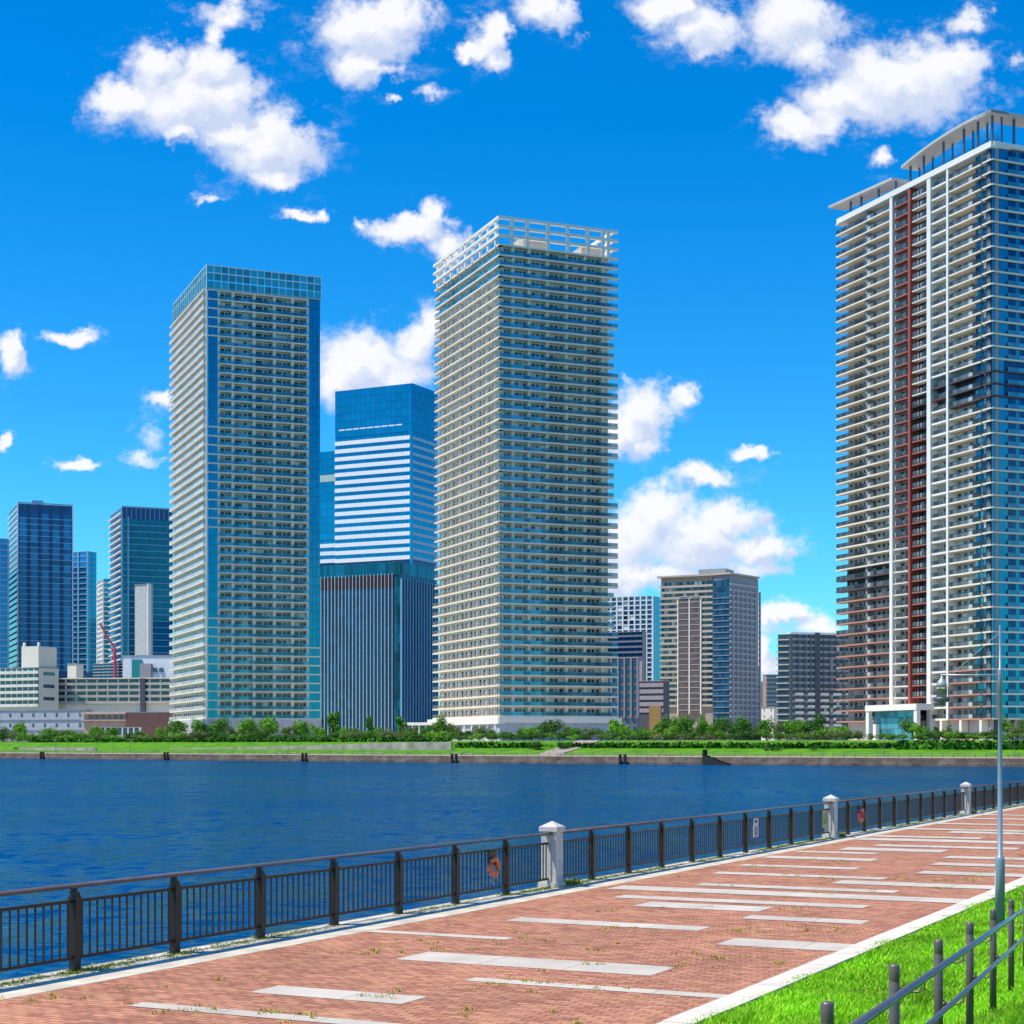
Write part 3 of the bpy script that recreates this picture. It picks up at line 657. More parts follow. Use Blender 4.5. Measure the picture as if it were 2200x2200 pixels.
    MB().box(FL, -.2, LL+.8, -6, .45, zt-.1, zt+1.5).box(FR, .6, LR, -.4, .4, zt+.2, zt+1.5).build('parapet', M_WHITE, r)
    MB().box(FL, 1, LL, -34, -5.9, zt-.2, zt+.9).build('roof_deck', M_ROOF, r)
    # canopies: curved sheets with thickness on steel posts
    def canopy(sa, sb, fn, o0, o1, name='roof_canopy'):
        m = MB(); n = 16; th = .75
        for i in range(n):
            a, b = sa+(sb-sa)*i/n, sa+(sb-sa)*(i+1)/n; za, zb = fn(a), fn(b)
            P8 = [FL.pt(a, o0, za-th), FL.pt(b, o0, zb-th), FL.pt(b, o1, zb-th), FL.pt(a, o1, za-th), FL.pt(a, o0+.6, za), FL.pt(b, o0+.6, zb), FL.pt(b, o1, zb), FL.pt(a, o1, za)]
            k0 = len(m.v); m.v += P8
            m.f += [(k0, k0+3, k0+2, k0+1), (k0+4, k0+5, k0+6, k0+7), (k0, k0+1, k0+5, k0+4), (k0+3, k0+7, k0+6, k0+2)]
            if i == 0: m.f.append((k0, k0+4, k0+7, k0+3))
            if i == n-1: m.f.append((k0+1, k0+2, k0+6, k0+5))
        return m.build(name, M_CANOPY, r)
    f1 = lambda s: 171.4-((s-10)/28.0)**2*2.7
    s1 = px2s(1948, C, AX_A); canopy(s1+1, -1.2, f1, -5.0, 1.2)
    s2, s3 = px2s(1922, C, AX_A), px2s(1786, C, AX_A)
    FL0 = FL; FL = FR; canopy(-1.2, LR, lambda s: 171.0, -5.0, 1.2); FL = FL0
    f2 = lambda s: 166.8+(s-44)*.041
    canopy(s3, s2, f2, -5.0, 1.0)
    for s in (1, 7, 13, 22, 31, s1-.5): MB().box(FL, s-.25, s+.25, -1.2, -.7, zt+1.4, f1(s)-.7).box(FL, s-.2, s+.2, -4.2, -3.8, zt+.8, f1(s)-.7).build('canopy_post', M_STEEL, r)
    for q in (8, 16, 26): MB().box(FR, q-.3, q+.3, -1.2, -.7, zt+1.4, 170.3).build('canopy_post', M_STEEL, r)
    for s in (s2+.6, px2s(1882, C, AX_A), px2s(1845, C, AX_A), px2s(1822, C, AX_A)): MB().box(FL, s-.25, s+.25, -1.2, -.7, zt+1.4, f2(s)-.7).build('canopy_post', M_STEEL, r)
    MB().box(FL, 2, s1-1, -4.2, -3.9, zt+3.2, zt+3.5).box(FL, s2+1, s3-6, -4.2, -3.9, zt+2, zt+2.3).build('roof_rail', M_STEEL, r)
    m = MB()
    for i in range(34): s = 3+i*.95; m.tube([FL.pt(s, -4.5, zt+3.5), FL.pt(s+.9, -4.5, zt+5.2)], .08, 5)
    m.build('roof_lattice', M_STEEL, r)
    # ground floor
    MB().box(FL, 2, LL, -9, -2.4, 3.5, z0-.3).build('ground_floor_wall', M_DGREY, r)
    for i in range(5): MB().box(FL, 4+i*8.6, 5+i*8.6, -2, .2, 4, z0-.3).build('ground_floor_column', M_CREAMW, r)
    for q in (5, 16, 27): MB().box(FR, q, q+1, -2, .2, 4, z0-.3).build('ground_floor_column', M_CREAMW, r)
    # entrance hall: white portal frame with tall glazing, juts out of the left face
    e0, e1 = px2s(1993, C, AX_A)-3, px2s(1866, C, AX_A)-7
    h = zy(1523, 470)
    MB().box(FL, e0, e1, -2, 6, h-.2, h+1.5).build('portal_roof', M_WHITE, r)
    for s in (e0+.8, (e0+e1)/2+8, e1-.8): MB().box(FL, s-.7, s+.7, 4.6, 5.8, 4, h-.2 if s != (e0+e1)/2+8 else h-4).build('portal_column', M_WHITE, r)
    g = MB(); glassbox(g, FL, e0+1.6, e1-1.6, 4.2, h-.3, 4.0, 1.6, 3.2); g.build('hall_glazing', MATS.get('hall_glass') or mat('hall_glass', (.10, .42, .48), .08, .4, isl=.4), r)
tower_right()

# ================================================================== OTHER BUILDINGS
def generic(name, label, cpx, Y, lpx, rpx, ytop, ybase, axl=AX_L, axr=AX_D, cat='building', wall=M_CREAMW, L=None, Rr=None, group=None, roof=None, maxd=60):
    """L / Rr: dict describing each visible face"""
    C = corner(cpx, Y); FL, FR = faces(C, axl, axr)
    LL = px2s(lpx, C, axl) if lpx is not None else 12.; LR = px2s(rpx, C, axr) if rpx is not None else 15.
    LL = min(LL, 140); LR = min(max(LR, 3), 140)
    zt = zy(ytop, Y); zb = zy(ybase, Y) if ybase else 3.9; zb = max(min(zb, zt-3), 3.9)
    r = thing(name, label, cat, (C[0], C[1], 4), group)
    e = .3
    MB().prism([FR.pt(e, -e, 0)[:2], FR.pt(LR-e, -e, 0)[:2], FR.pt(LR-e, -LL+e, 0)[:2], FR.pt(e, -LL+e, 0)[:2]], 3.5, zt-.3).build('wall', wall, r)
    wins = []
    for F, LN, S in ((FL, LL, L), (FR, LR, Rr)):
        if not S: continue
        fh = S.get('fh', 3.3); n = max(1, int((zt-zb-S.get('topskip', 0))/fh)); pitch = S.get('pitch', 4.); nb = max(1, round(LN/pitch)); pw = LN/nb
        cw = S.get('cw', 0); bh = S.get('bh', 0); bo = S.get('bo', .2); base = zt-S.get('topskip', 0)-n*fh
        s_lo, s_hi = S.get('from', 0)*LN, S.get('to', 1)*LN
        for k in range(n):
            z = base+k*fh
            if bh: MB().box(F, s_lo-.0, s_hi, -.32, bo, z, z+bh).build(S.get('bname', 'floor_band'), S['bm'], r)
            wh = S.get('wh', fh-bh-.1); wz = z+S.get('wz', bh+.05)
            for i in range(nb):
                a, b = i*pw, (i+1)*pw
                if a < s_lo-.01 or b > s_hi+.01: continue
                g = S.get('gap', .3); sub = S.get('sub', 1); w = (b-a-g)/sub
                for j in range(sub): wins.append((F, a+g/2+j*w+.03, a+g/2+(j+1)*w-.03, -.34, S.get('wo', -.2), wz, wz+wh, S.get('wm', M_WIN)))
        if cw:
            for i in range(nb+1):
                if i*pw < s_lo-.01 or i*pw > s_hi+.01: continue
                MB().box(F, i*pw-cw/2, i*pw+cw/2, -.32, S.get('co', .3), S.get('cz0', base-1), S.get('cz', zt-S.get('ctop', .2))).build('fin' if S.get('fin') else 'column', S['cm'], r)
    if wins: finish_windows(r, wins)
    if roof == 'cap': MB().box(FR, -.4, LR+.4, -LL-.4, .4, zt-.3, zt+.3).build('roof', S_ROOF(wall), r)
    else: MB().box(FR, 0, LR, -LL, 0, zt-.3, zt).build('roof', M_ROOF, r)
    return r, FL, FR, LL, LR, zt
def S_ROOF(w): return M_WHITE
M_NAVY = mat('navy_frame', (.02, .11, .26), .4, .2)
M_FARG = mat('far_tower_glass', (.02, .25, .50), .1, .5, var=.12, scale=.03, isl=.35)
M_BLUEF = mat('pale_blue_frame', (.22, .46, .66), .4, .1)
M_OFFW = mat('white_office_band', (.90, .90, .92), .5, var=.04)

# --- distant blue towers on the left
d = dict(fh=3.2, bh=.55, bo=.15, bm=M_BLUEF, pitch=7, sub=2, wm=M_FARG, cw=.7, cm=M_NAVY)
generic('residential_tower', 'dark blue tower cut off by the left edge of the photo', -60, 900, -90, 17.5, 1154, 1440, AX_A, AX_B, 'tower', M_NAVY, d, dict(fh=3.2, bh=.8, bo=.15, bm=M_BLUEF, pitch=5, sub=1, wm=M_FARG, cw=1.0, cm=M_BLUEF))
r, FL, FR, LL, LR, zt = generic('residential_tower', 'tallest dark blue tower at the far left, with a pale left edge', 38, 930, 18, 156, 1081, 1440, AX_A, AX_B, 'tower', M_NAVY,
    dict(fh=3.2, bh=.5, bo=.3, bm=M_OFFW, pitch=5, wm=M_GLASSB), dict(fh=3.2, bh=.55, bo=.15, bm=M_BLUEF, pitch=6.2, gap=2.2, sub=1, wm=M_FARG, cw=.5, cm=M_NAVY, topskip=5))
for s in (0, LR): MB().box(FR, s-.3, s+.3, -.3, .4, 4, zt+1).build('corner_post', M_OFFW, r)
MB().box(FR, 0, LR, -.3, .5, zt+.2, zt+.7).box(FR, 8, 14, -8, -3, zt, zt+2.5).build('roof_rail', M_BLUEF, r)
generic('residential_tower', 'lower blue grey tower just behind the tallest dark blue one', 188, 1000, 130, 208, 1184, 1450, AX_L, AX_D, 'tower', M_NAVY,
    dict(fh=3.2, bh=.7, bo=.15, bm=M_BLUEF, pitch=6, gap=1.5, wm=M_FARG, cw=1.2, cm=M_BLUEF), dict(fh=3.2, bh=.5, bo=.15, bm=M_BLUEF, pitch=5, wm=M_GLASSB))
generic('residential_tower', 'slim white and teal tower in the gap between the blue towers', 222, 1150, 209, 240, 1243, 1460, AX_A, AX_B, 'tower', M_WHITE,
    dict(fh=3.2, bh=.9, bo=.2, bm=M_WHITE, pitch=5, wm=M_WIN, cw=1.2, cm=M_WHITE), dict(fh=3.2, bh=.8, bo=.2, bm=M_OFFW, pitch=5, wm=M_TEAL))
r, FL, FR, LL, LR, zt = generic('office_tower', 'broad blue glass tower directly left of the teal screened pale tower', 262, 880, 236, 372, 1089, 1430, AX_A, AX_B, 'tower', M_NAVY,
    dict(fh=3.3, bh=.6, bo=.8, bm=M_WHITE, pitch=5, wm=M_FARG), dict(fh=3.3, bh=.35, bo=.1, bm=M_BLUEF, pitch=4.4, gap=.15, wm=M_GLASSB, topskip=6))
for s in (-.0, 3.2): MB().box(FR, s-.4, s+.4, -.3, .5, 4, zt-5).build('corner_post', M_BLUEF, r)
m = MB()
for i in range(12): m.box(FR, i*LR/11-.15, i*LR/11+.15, -.3, .3, zt-6, zt+.5)
m.box(FR, 0, LR, -.3, .3, zt, zt+.5); m.build('roof_frame', M_BLUEF, r)
r, FL, FR, LL, LR, zt = generic('stair_tower', 'blank grey slab tower standing in front of the broad blue glass tower', 318, 860, 288, 330, 1254, 1425, AX_L, AX_D, 'tower', mat('slab_grey', (.55, .55, .53), .7))
MB().box(FR, -.2, 2.2, -.3, .3, 4, zt+.1).build('corner_fin', M_WHITE, r)
# tower crane
C0 = corner(247, 830)
cr = thing('tower_crane', 'small red crane boom in front of the blue towers at the left', 'crane', (C0[0], C0[1], 4))
def P3(px, y, Y=830): c = corner(px, Y); return (c[0], c[1], zy(y, Y))
M_CRANE = mat('crane_red', (.55, .06, .12), .5)
MB().tube([P3(247, 1590), P3(247, 1392)], .7, 6).build('mast', M_CRANE, cr)
MB().tube([P3(247, 1392), P3(229, 1366), P3(222, 1352), P3(215, 1340)], .55, 6).tube([P3(250, 1412), P3(240, 1392)], .5, 6).build('boom', M_CRANE, cr)
MB().tube([P3(250, 1417), P3(247, 1392), P3(241, 1417)], .45, 6).build('frame', M_CRANE, cr)

# --- low buildings at the left
YL = 640.
r, FL, FR, LL, LR, zt = generic('apartment_block', 'cream apartment block with balconies and a tall rooftop stair box, far left', 84, 745, -60, 128, 1433, 1524, AX_L, AX_D, 'building', M_CREAMW,
    dict(fh=2.9*650/650., bh=1.25, bo=.9, bm=mat('ivory_parapet', (.80, .76, .64), .7), bname='balcony', pitch=3.2, gap=.6, wm=M_WIN), dict(fh=5.5, pitch=9, gap=6, wh=1.5, wz=2, wm=M_WIN))
MB().box(FR, .5, LR-1, -10.5, -.8, zt, zt+9.2).build('stair_box', M_CREAMW, r)
for q in (-9.8, -1.5): MB().box(FR, 1, 2, q-.4, q+.4, zt+9.2, zt+11).build('chimney', M_WHITE, r)
r, FL, FR, LL, LR, zt = generic('rooftop_box', 'plain cream box on the roof of the long five storey apartment block', 164, 800, 143, 181, 1425, 1462, AX_L, AX_D, 'building', M_CREAMW)
r, FL, FR, LL, LR, zt = generic('apartment_block', 'long five storey apartment block with balconies behind the trees at the left', 368, 755, 97, 380, 1458, 1524, (-.99, .141), (.141, .99), 'building', M_CREAMW,
    dict(fh=2.75, bh=1.1, bo=.9, bm=mat('slab_beige', (.55, .50, .42), .7), bname='balcony', pitch=5, gap=.8, sub=2, wm=M_WIN, cw=.5, cm=M_WHITE, co=.5))
MB().box(FL, LL*.20, LL*.235, -.3, 1.3, 4, zt+.2).build('stairwell', M_DGREY, r); MB().box(FL, -.5, LL+.5, -1, 1.2, zt, zt+.5).build('roof_edge', M_CREAM, r)
generic('louvre_building', 'grey louvred rooftop building behind the long apartment block', 265, 830, 200, 268, 1424, 1460, AX_L, AX_D, 'building', M_GREYW,
    dict(fh=1.5, bh=.35, bo=.2, bm=M_BEIGE, pitch=3, gap=.4, wm=M_GLASSD))
r, FL, FR, LL, LR, zt = generic('white_hall', 'white hall with turquoise window panel left of the tall pale tower', 380, 800, 262, 400, 1407, 1458, (-.985, .17), (.17, .985), 'building', mat('hall_white', (.82, .82, .86), .6))
MB().box(FL, LL-10, LL-5, -.2, .3, zt-13, zt-2).build('window', M_TEAL, r); MB().box(FL, LL*.45, LL*.65, -.2, 1.5, zt-11, zt-4).build('stair_shaft', M_GREYW, r)
for q in (.25, .36): MB().box(FL, LL*q, LL*(q+.07), -.2, .32, zt-8, zt-6).build('window', M_WIN, r)
for q in (.02, .1, .2, .3): MB().box(FL, LL*q, LL*(q+.07), -.2, .32, zt-12.5, zt-10.8).build('window', M_WINB, r)
generic('grey_building', 'low grey blue building behind the trees at the left edge', 184, 720, -40, 200, 1524, None, (-.96, .28), (.28, .96), 'building', mat('blue_grey_wall', (.42, .45, .50), .7),
    dict(fh=4.4, bh=.15, bo=.06, bm=M_GREYW, pitch=5.5, gap=4.6, wh=1.5, wz=1.4, wm=M_WIN))
r, FL, FR, LL, LR, zt = generic('brown_building', 'low brown and salmon flat roofed building left of the tall pale tower', 366, 690, 178, 380, 1529, None, (-.985, .17), (.17, .985), 'building', mat('salmon_wall', (.55, .35, .27), .7))
MB().box(FL, 0, LL*.5, -.2, .5, 4, zt-.8).build('dark_wing', mat('brown_wall', (.16, .08, .07), .7), r)
MB().box(FL, LL*.5, LL+.6, -.2, .9, zt-.9, zt-.2).box(FL, LL*.5, LL+.6, -.2, .6, zt-3.6, zt-3.2).build('fascia', mat('salmon_pale', (.68, .48, .38), .7), r)
for i in range(6): MB().box(FL, LL*(.54+.07*i), LL*(.58+.07*i), -.2, .12, zt-2.6, zt-1.6).build('window', M_WIN, r)
r, FL, FR, LL, LR, zt = generic('park_pavilion', 'white canopy pavilion on columns between the trees at the left', 300, 665, 214, 306, 1562, None, (-.99, .141), (.141, .99), 'building', M_WHITE,
    dict(fh=3.2, pitch=2.2, gap=.6, wm=M_WIN, cw=.35, cm=M_WHITE))

# --- office complex between the two pale towers
r, FL, FR, LL, LR, zt = generic('office_tower', 'blue glass office tower with white floor bands between the two pale towers', 886, 850, 720, 940, 823, 1215, AX_L, AX_D, 'tower', M_NAVY,
    dict(fh=4.0, bh=2.0, bo=.35, bm=M_OFFW, pitch=3.0, gap=.12, wm=M_GLASSB, topskip=24), dict(fh=4.0, bh=1.5, bo=.1, bm=mat('office_band_side', (.30, .42, .56), .4, .3), pitch=3, gap=.1, wm=M_GLASSB, topskip=24))
g = MB(); glassbox(g, FL, .1, LL, zt-24, zt, .1, 3.0, 4.0); glassbox(g, FR, .1, LR, zt-24, zt, .1, 3.0, 4.0); g.build('crown_glass', M_GLASSB, r)
MB().box(FL, 0, 1.2, -.3, .5, 4, zt-23).build('corner_glass', M_GLASSB, r)
m = MB()
for i in range(9): m.box(FL, 6+i*4.2, 9.6+i*4.2, .05, .16, zt-20.5, zt-19.9)
m.build('light_strip', M_OFFW, r)
generic('office_annex', 'lower blue and white wing on the left of the banded office tower', 724, 880, 640, 760, 968, 1215, AX_L, AX_D, 'tower', M_NAVY,
    dict(fh=4.0, bh=1.95, bo=.35, bm=M_OFFW, pitch=3.0, gap=.12, wm=M_GLASSB, topskip=46, to=.999), None)
r, FL, FR, LL, LR, zt = None, Fr(corner(724, 880), AX_L, neg(AX_D)), None, 21., 0, zy(968, 880)
g = MB(); glassbox(g, FL, .1, LL, zt-46, zt-16, .1, 3.0, 4.0); glassbox(g, FL, .1, LL, zt-12, zt, .1, 3.0, 4.0); g.build('crown_glass', M_GLASSB, bpy.data.objects['office_annex'])
MB().box(FL, .1, LL, -.2, .15, zt-15.8, zt-12.2).build('light_band', mat('annex_band', (.45, .60, .55), .5), bpy.data.objects['office_annex'])
r, FL, FR, LL, LR, zt = generic('office_building', 'dark glass office building with white vertical fins in front of the banded tower', 862, 720, 640, 940, 1207, None, AX_L, AX_D, 'building', M_NAVY,
    dict(fh=4.0, pitch=4, gap=.1, wm=M_GLASSN, topskip=6), dict(fh=80, topskip=6, pitch=2.4, gap=.3, wm=M_GLASSN, cw=.35, cm=M_BLUEF, co=.4, fin=True, ctop=7))
fa, fb = px2s(843, corner(862, 720), AX_L), px2s(690, corner(862, 720), AX_L)
n = 21
for i in range(n):
    s = fa+(fb-fa)*i/(n-1); MB().box(FL, s-.11, s+.11, -.2, .28, 4, zt-4.6).build('fin', mat('fin_white', (.60, .68, .76), .5), r)
MB().box(FL, fa-.5, fb+3, .0, .15, zt-10.5, zt-5.2).build('top_louvre', mat('maroon_louvre', (.018, .012, .03), .8), r)
g = MB(); glassbox(g, FL, .1, fa-1, 6, zt-5, .1, 1.6, 4); g.build('corner_glazing', mat('corner_glazing', (.01, .14, .22), .1, .5, isl=.5), r)
g = MB(); glassbox(g, FL, .1, LL, zt-5.4, zt, .2, 1.5, 5.4); glassbox(g, FR, .1, LR, zt-5.4, zt, .2, 1.5, 5.4); g.build('crown_glass', mat('crown_teal', (.01, .14, .20), .1, .5, isl=.3), r)
r, FL, FR, LL, LR, zt = generic('colonnade', 'low white colonnade between the finned office building and the middle tower', 930, 600, 872, 960, 1552, None, AX_L, AX_D, 'building', M_CREAMW,
    dict(fh=5.5, pitch=2.6, gap=.5, wm=M_WIN, cw=.6, cm=M_WHITE, topskip=1))
MB().box(FL, -.3, LL+.3, -1, 1, zt-1, zt).build('roof_edge', M_WHITE, r)

# --- right of the middle tower
d = dict(fh=3.25, bh=.75, bo=.25, bm=mat('cool_white', (.62, .68, .76), .6), pitch=4.6, gap=.9, wm=M_WIN, cw=1.1, cm=MATS['cool_white'], co=.3)
generic('residential_tower', 'distant white gridded tower just left of the beige tower', 1402, 1150, 1300, 1425, 1280, 1470, AX_L, AX_D, 'tower', M_GREYW, d, dict(fh=3.25, bh=.3, bo=.1, bm=M_BLUEF, pitch=4, gap=.1, wm=M_GLASSB))
generic('office_building', 'grey blue banded building in front of the white gridded tower', 1380, 1000, 1300, 1390, 1356, 1420, AX_L, AX_D, 'building', M_GREYW,
    dict(fh=3.2, bh=1.1, bo=.2, bm=mat('steel_grey', (.20, .22, .32), .5, .2), pitch=4, gap=.1, wm=M_GLASSD))
generic('office_building', 'narrow dark grey gabled building beside the foot of the middle tower', 1370, 700, 1300, 1376, 1412, None, AX_L, AX_D, 'building', mat('mesh_grey', (.13, .13, .17), .6),
    dict(fh=3.4, pitch=3.2, gap=1.6, wm=M_GLASSD, wh=2.0, cw=.8, cm=mat('mesh_strip', (.22, .23, .29), .6), cz0=14))
r, FL, FR, LL, LR, zt = generic('parking_building', 'low mauve banded building with a yellow wall, left of the beige tower', 1425, 800, 1372, 1440, 1462, None, AX_L, AX_D, 'building', M_DGREY,
    dict(fh=3.0, bh=1.9, bo=.25, bm=mat('mauve_band', (.34, .30, .34), .7), pitch=4, gap=.3, wm=M_DGREY, topskip=0))
MB().box(FL, 1, LL*.55, .1, .6, 6, zt-12.0).build('yellow_wall', mat('yellow_wall', (.30, .20, .07), .8), r)
MB().box(FL, LL*.0, LL+.4, .1, .5, 4, zt-16.0).build('dark_base', M_DGREY, r)

# beige tower with blue glass corner
Yb = 950.; CF = corner(1532, Yb)
r, FL, FR, LL, LR, zt = generic('residential_tower', 'beige tower with a flat overhanging roof and a dark blue glass corner', 1532, Yb, 1419, 1560, 1236, 1520, AX_L, AX_D, 'tower', mat('taupe_wall', (.42, .36, .28), .75),
    dict(fh=3.2, bh=1.25, bo=1.0, bm=M_BEIGE, bname='balcony', pitch=4.8, gap=.8, sub=2, wm=M_WIN, topskip=3), None)
for p in (1458, 1482.5, 1507): s = px2s(p, CF, AX_L); MB().box(FL, s-.35, s+.35, -.2, 1.45, 20, zt-13).build('column', M_WHITE, r)
for a, b in ((1482.5, 1458), (1507, 1482.5)):
    a, b = px2s(a, CF, AX_L)+.6, px2s(b, CF, AX_L)-.6
    MB().box(FL, a, b, .6, 1.15, 20, zt-13.5).build('recess_panel', mat('recess_brown', (.13, .11, .11), .6, var=.3, scale=.5), r)
    for k in range(21): MB().box(FL, a, b, 1.1, 1.3, 22+k*3.2, 22.4+k*3.2).build('balcony_rail', M_BEIGE, r)
C2 = corner(1568, Yb-8); FR2 = Fr(C2, (.62, .785), (.785, -.62)); FCh = Fr(corner(1532, Yb-1), nrm((C2[0]-CF[0], C2[1]-CF[1]+1)), None); FCh.n = (FCh.e[1], -FCh.e[0])
lc = math.hypot(C2[0]-CF[0], C2[1]-CF[1]+1); LRb = 31.
g = MB(); glassbox(g, FCh, .1, lc, 14, zt-3, .0, 1.8, 3.2); g.build('glass_corner', mat('corner_glass', (.03, .15, .26), .1, .4, isl=.4), r)
for k in range(22): MB().box(FCh, 0, lc, -.1, .35, 17+k*3.2, 17.55+k*3.2).build('corner_band', mat('corner_band', (.20, .26, .32), .5), r)
MB().prism([corner(1532, Yb-1), C2, FR2.pt(LRb, 0, 0)[:2], FR2.pt(LRb, -30, 0)[:2], (CF[0]+10, CF[1]+30)], 4, zt-.4).build('side_wing', mat('wing_shaded', (.26, .27, .30), .6), r)  # side away from the sun: shade greyness put into wing, band and column colours
for k in range(24):
    z = 18+k*3.2
    if z < zt-4: MB().box(FR2, 0, LRb, -.2, .5, z, z+1.0).build('balcony', mat('band_shaded', (.46, .45, .46), .6), r)
for i in range(7): MB().box(FR2, 2+i*5, 2.8+i*5, -.2, .8, 14, zt-8).build('column', mat('col_shaded', (.42, .41, .42), .6), r)
MB().prism([FL.pt(LL+1.5, 2, 0)[:2], FL.pt(-1, 2, 0)[:2], (C2[0], C2[1]-2), FR2.pt(LRb+.3, 1, 0)[:2], FR2.pt(LRb, -30, 0)[:2], FL.pt(LL, -30, 0)[:2]], zt-.2, zt+.7).build('roof_slab', M_BEIGE, r)
MB().box(FL, -6, 10, -18, -4, zt+.7, zt+4).build('roof_house', M_GREYW, r)
MB().box(FL, -14, LL-3, 0, 3, 4, 12).box(FR2, 0, LRb, -1, 2.5, 4, 12).build('podium', M_DGREY, r)

# apartment slab at the foot of the tallest tower
r, FL, FR, LL, LR, zt = generic('apartment_block', 'grey apartment block with cream lower balconies, left of the tallest tower', 1697, 860, 1670, 1900, 1362, None, AX_L, (.95, .31), 'building', mat('block_grey', (.26, .25, .27), .7),
    dict(fh=3.15, bh=.6, bo=.7, bm=M_BEIGE, bname='balcony', pitch=5, wm=M_WIN), dict(fh=3.15, bh=1.2, bo=.9, bm=mat('balcony_grey', (.34, .32, .33), .7), bname='balcony', pitch=3.6, gap=1.2, wm=M_WIN, cw=.5, cm=M_DGREY, co=1.0))
for k in range(7):
    z = 9+k*3.15
    for i in range(5): MB().box(FR, 2+i*7.2, 6.6+i*7.2, .9, 1.15, z, z+1.3).build('cream_balcony', M_CREAM, r)
MB().box(FR, -.5, LR, -1, 1, zt, zt+1).build('roof_edge', M_OFFW, r)
MB().box(FR, 13, 15.5, .9, 1.4, 6, zt+1).build('stair_column', M_DGREY, r)
generic('apartment_block', 'distant peach and grey block seen in the gap right of the beige tower', 1633, 1300, 1614, 1640, 1464, None, AX_L, AX_D, 'building', mat('peach_grey', (.34, .32, .36), .7), dict(fh=3.2, bh=1, bo=.2, bm=M_GREYW, pitch=4, wm=M_WIN))
r, FL, FR, LL, LR, zt = generic('apartment_block', 'distant brown block seen just left of the grey apartment block', 1647, 1250, 1637, 1690, 1449, None, AX_L, (.95, .31), 'building', mat('brown_tile', (.48, .30, .24), .7), None, dict(fh=3.2, bh=1.2, bo=.2, bm=M_GREYW, pitch=4, wm=M_WIN))
generic('small_building', 'small white building low in the gap left of the grey apartment block', 1664, 900, 1634, 1685, 1518, None, AX_L, AX_D, 'building', M_WHITE, dict(fh=3.5, pitch=5, gap=3.4, wh=1.4, wz=1, wm=M_WIN))
generic('stair_box', 'narrow dark chimney like box above the distant peach block', 1630, 1320, 1624, 1635, 1432, None, AX_L, AX_D, 'building', M_GREYW)

# ================================================================== FAR BANK DETAILS
def bank_pt(u, D): return bank_at(u, D)
def uu(px): return (px-CX)/F_PX
def zlawn(D):
    T = [(0, -.25), (10.5, -.1), (14, .75), (20.5, 1.85), (30, 3.95), (36, 4.0), (900, 4.0)]
    for (a, za), (b, zb) in zip(T[:-1], T[1:]):
        if a <= D <= b: return za+(zb-za)*(D-a)/(b-a)
    return 4.0
# hedges: clipped, built from many small leaf faces round a solid core
M_HEDGE = mat('hedge_leaves', (0, 0, 0), .7, var=.35, scale=.7, cols=[(0, (.02, .085, .008)), (.4, (.04, .15, .01)), (.75, (.08, .24, .015))], spec=.2)
def hedge(label, px0, px1, D, w, h):
    a, b = bank_pt(uu(px0), D), bank_pt(uu(px1), D); mb = MB(); rr = random.Random(int(px0+px1))
    n = max(2, int(math.hypot(b[0]-a[0], b[1]-a[1])/25)); P = [bank_pt(uu(px0+(px1-px0)*i/n), D) for i in range(n+1)]
    for p, q in zip(P[:-1], P[1:]):
        L = math.hypot(q[0]-p[0], q[1]-p[1]); e = ((q[0]-p[0])/L, (q[1]-p[1])/L); F = Fr(p, e, (-e[1], e[0])) if (-e[1]*NB[0]+e[0]*NB[1]) > 0 else Fr(p, e, (e[1], -e[0]))
        z = zlawn(D); mb.box(F, 0, L, .2, w-.2, z-.4, z+h-.2)
        for _ in range(int(L*9)):
            s, o, zz = rr.uniform(0, L), rr.choice([rr.uniform(0, .15), rr.uniform(0, w)]), rr.uniform(.1, h)
            if o > .2: zz = h+rr.uniform(-.15, .12)
            r0 = rr.uniform(.25, .5); c = Vector(F.pt(s, o, z+zz)); q1 = Vector((rr.gauss(0, 1), rr.gauss(0, 1), rr.gauss(0, 1))).normalized(); q2 = q1.orthogonal().normalized(); q3 = q1.cross(q2)
            mb.quad(*[tuple(c+q2*r0*x+q3*r0*y) for x, y in ((-1, -1), (1, -1), (1, 1), (-1, 1))])
    o = mb.build('hedge', M_HEDGE); tag(o, label, 'hedge', 'clipped hedges on the far lawn')
hedge('clipped hedge on the far lawn left of the steps', 975, 1150, 20.5, 3.2, 1.3)
hedge('long clipped hedge on the far lawn right of the steps', 1215, 1925, 20.5, 3.0, 1.2)
hedge('taller dark clipped hedge below the tallest tower on the far lawn', 1925, 2320, 19.0, 4.5, 2.0)
hedge('low hedge on the far lawn in front of the left pale tower', 60, 960, 29.0, 2.5, 1.0)
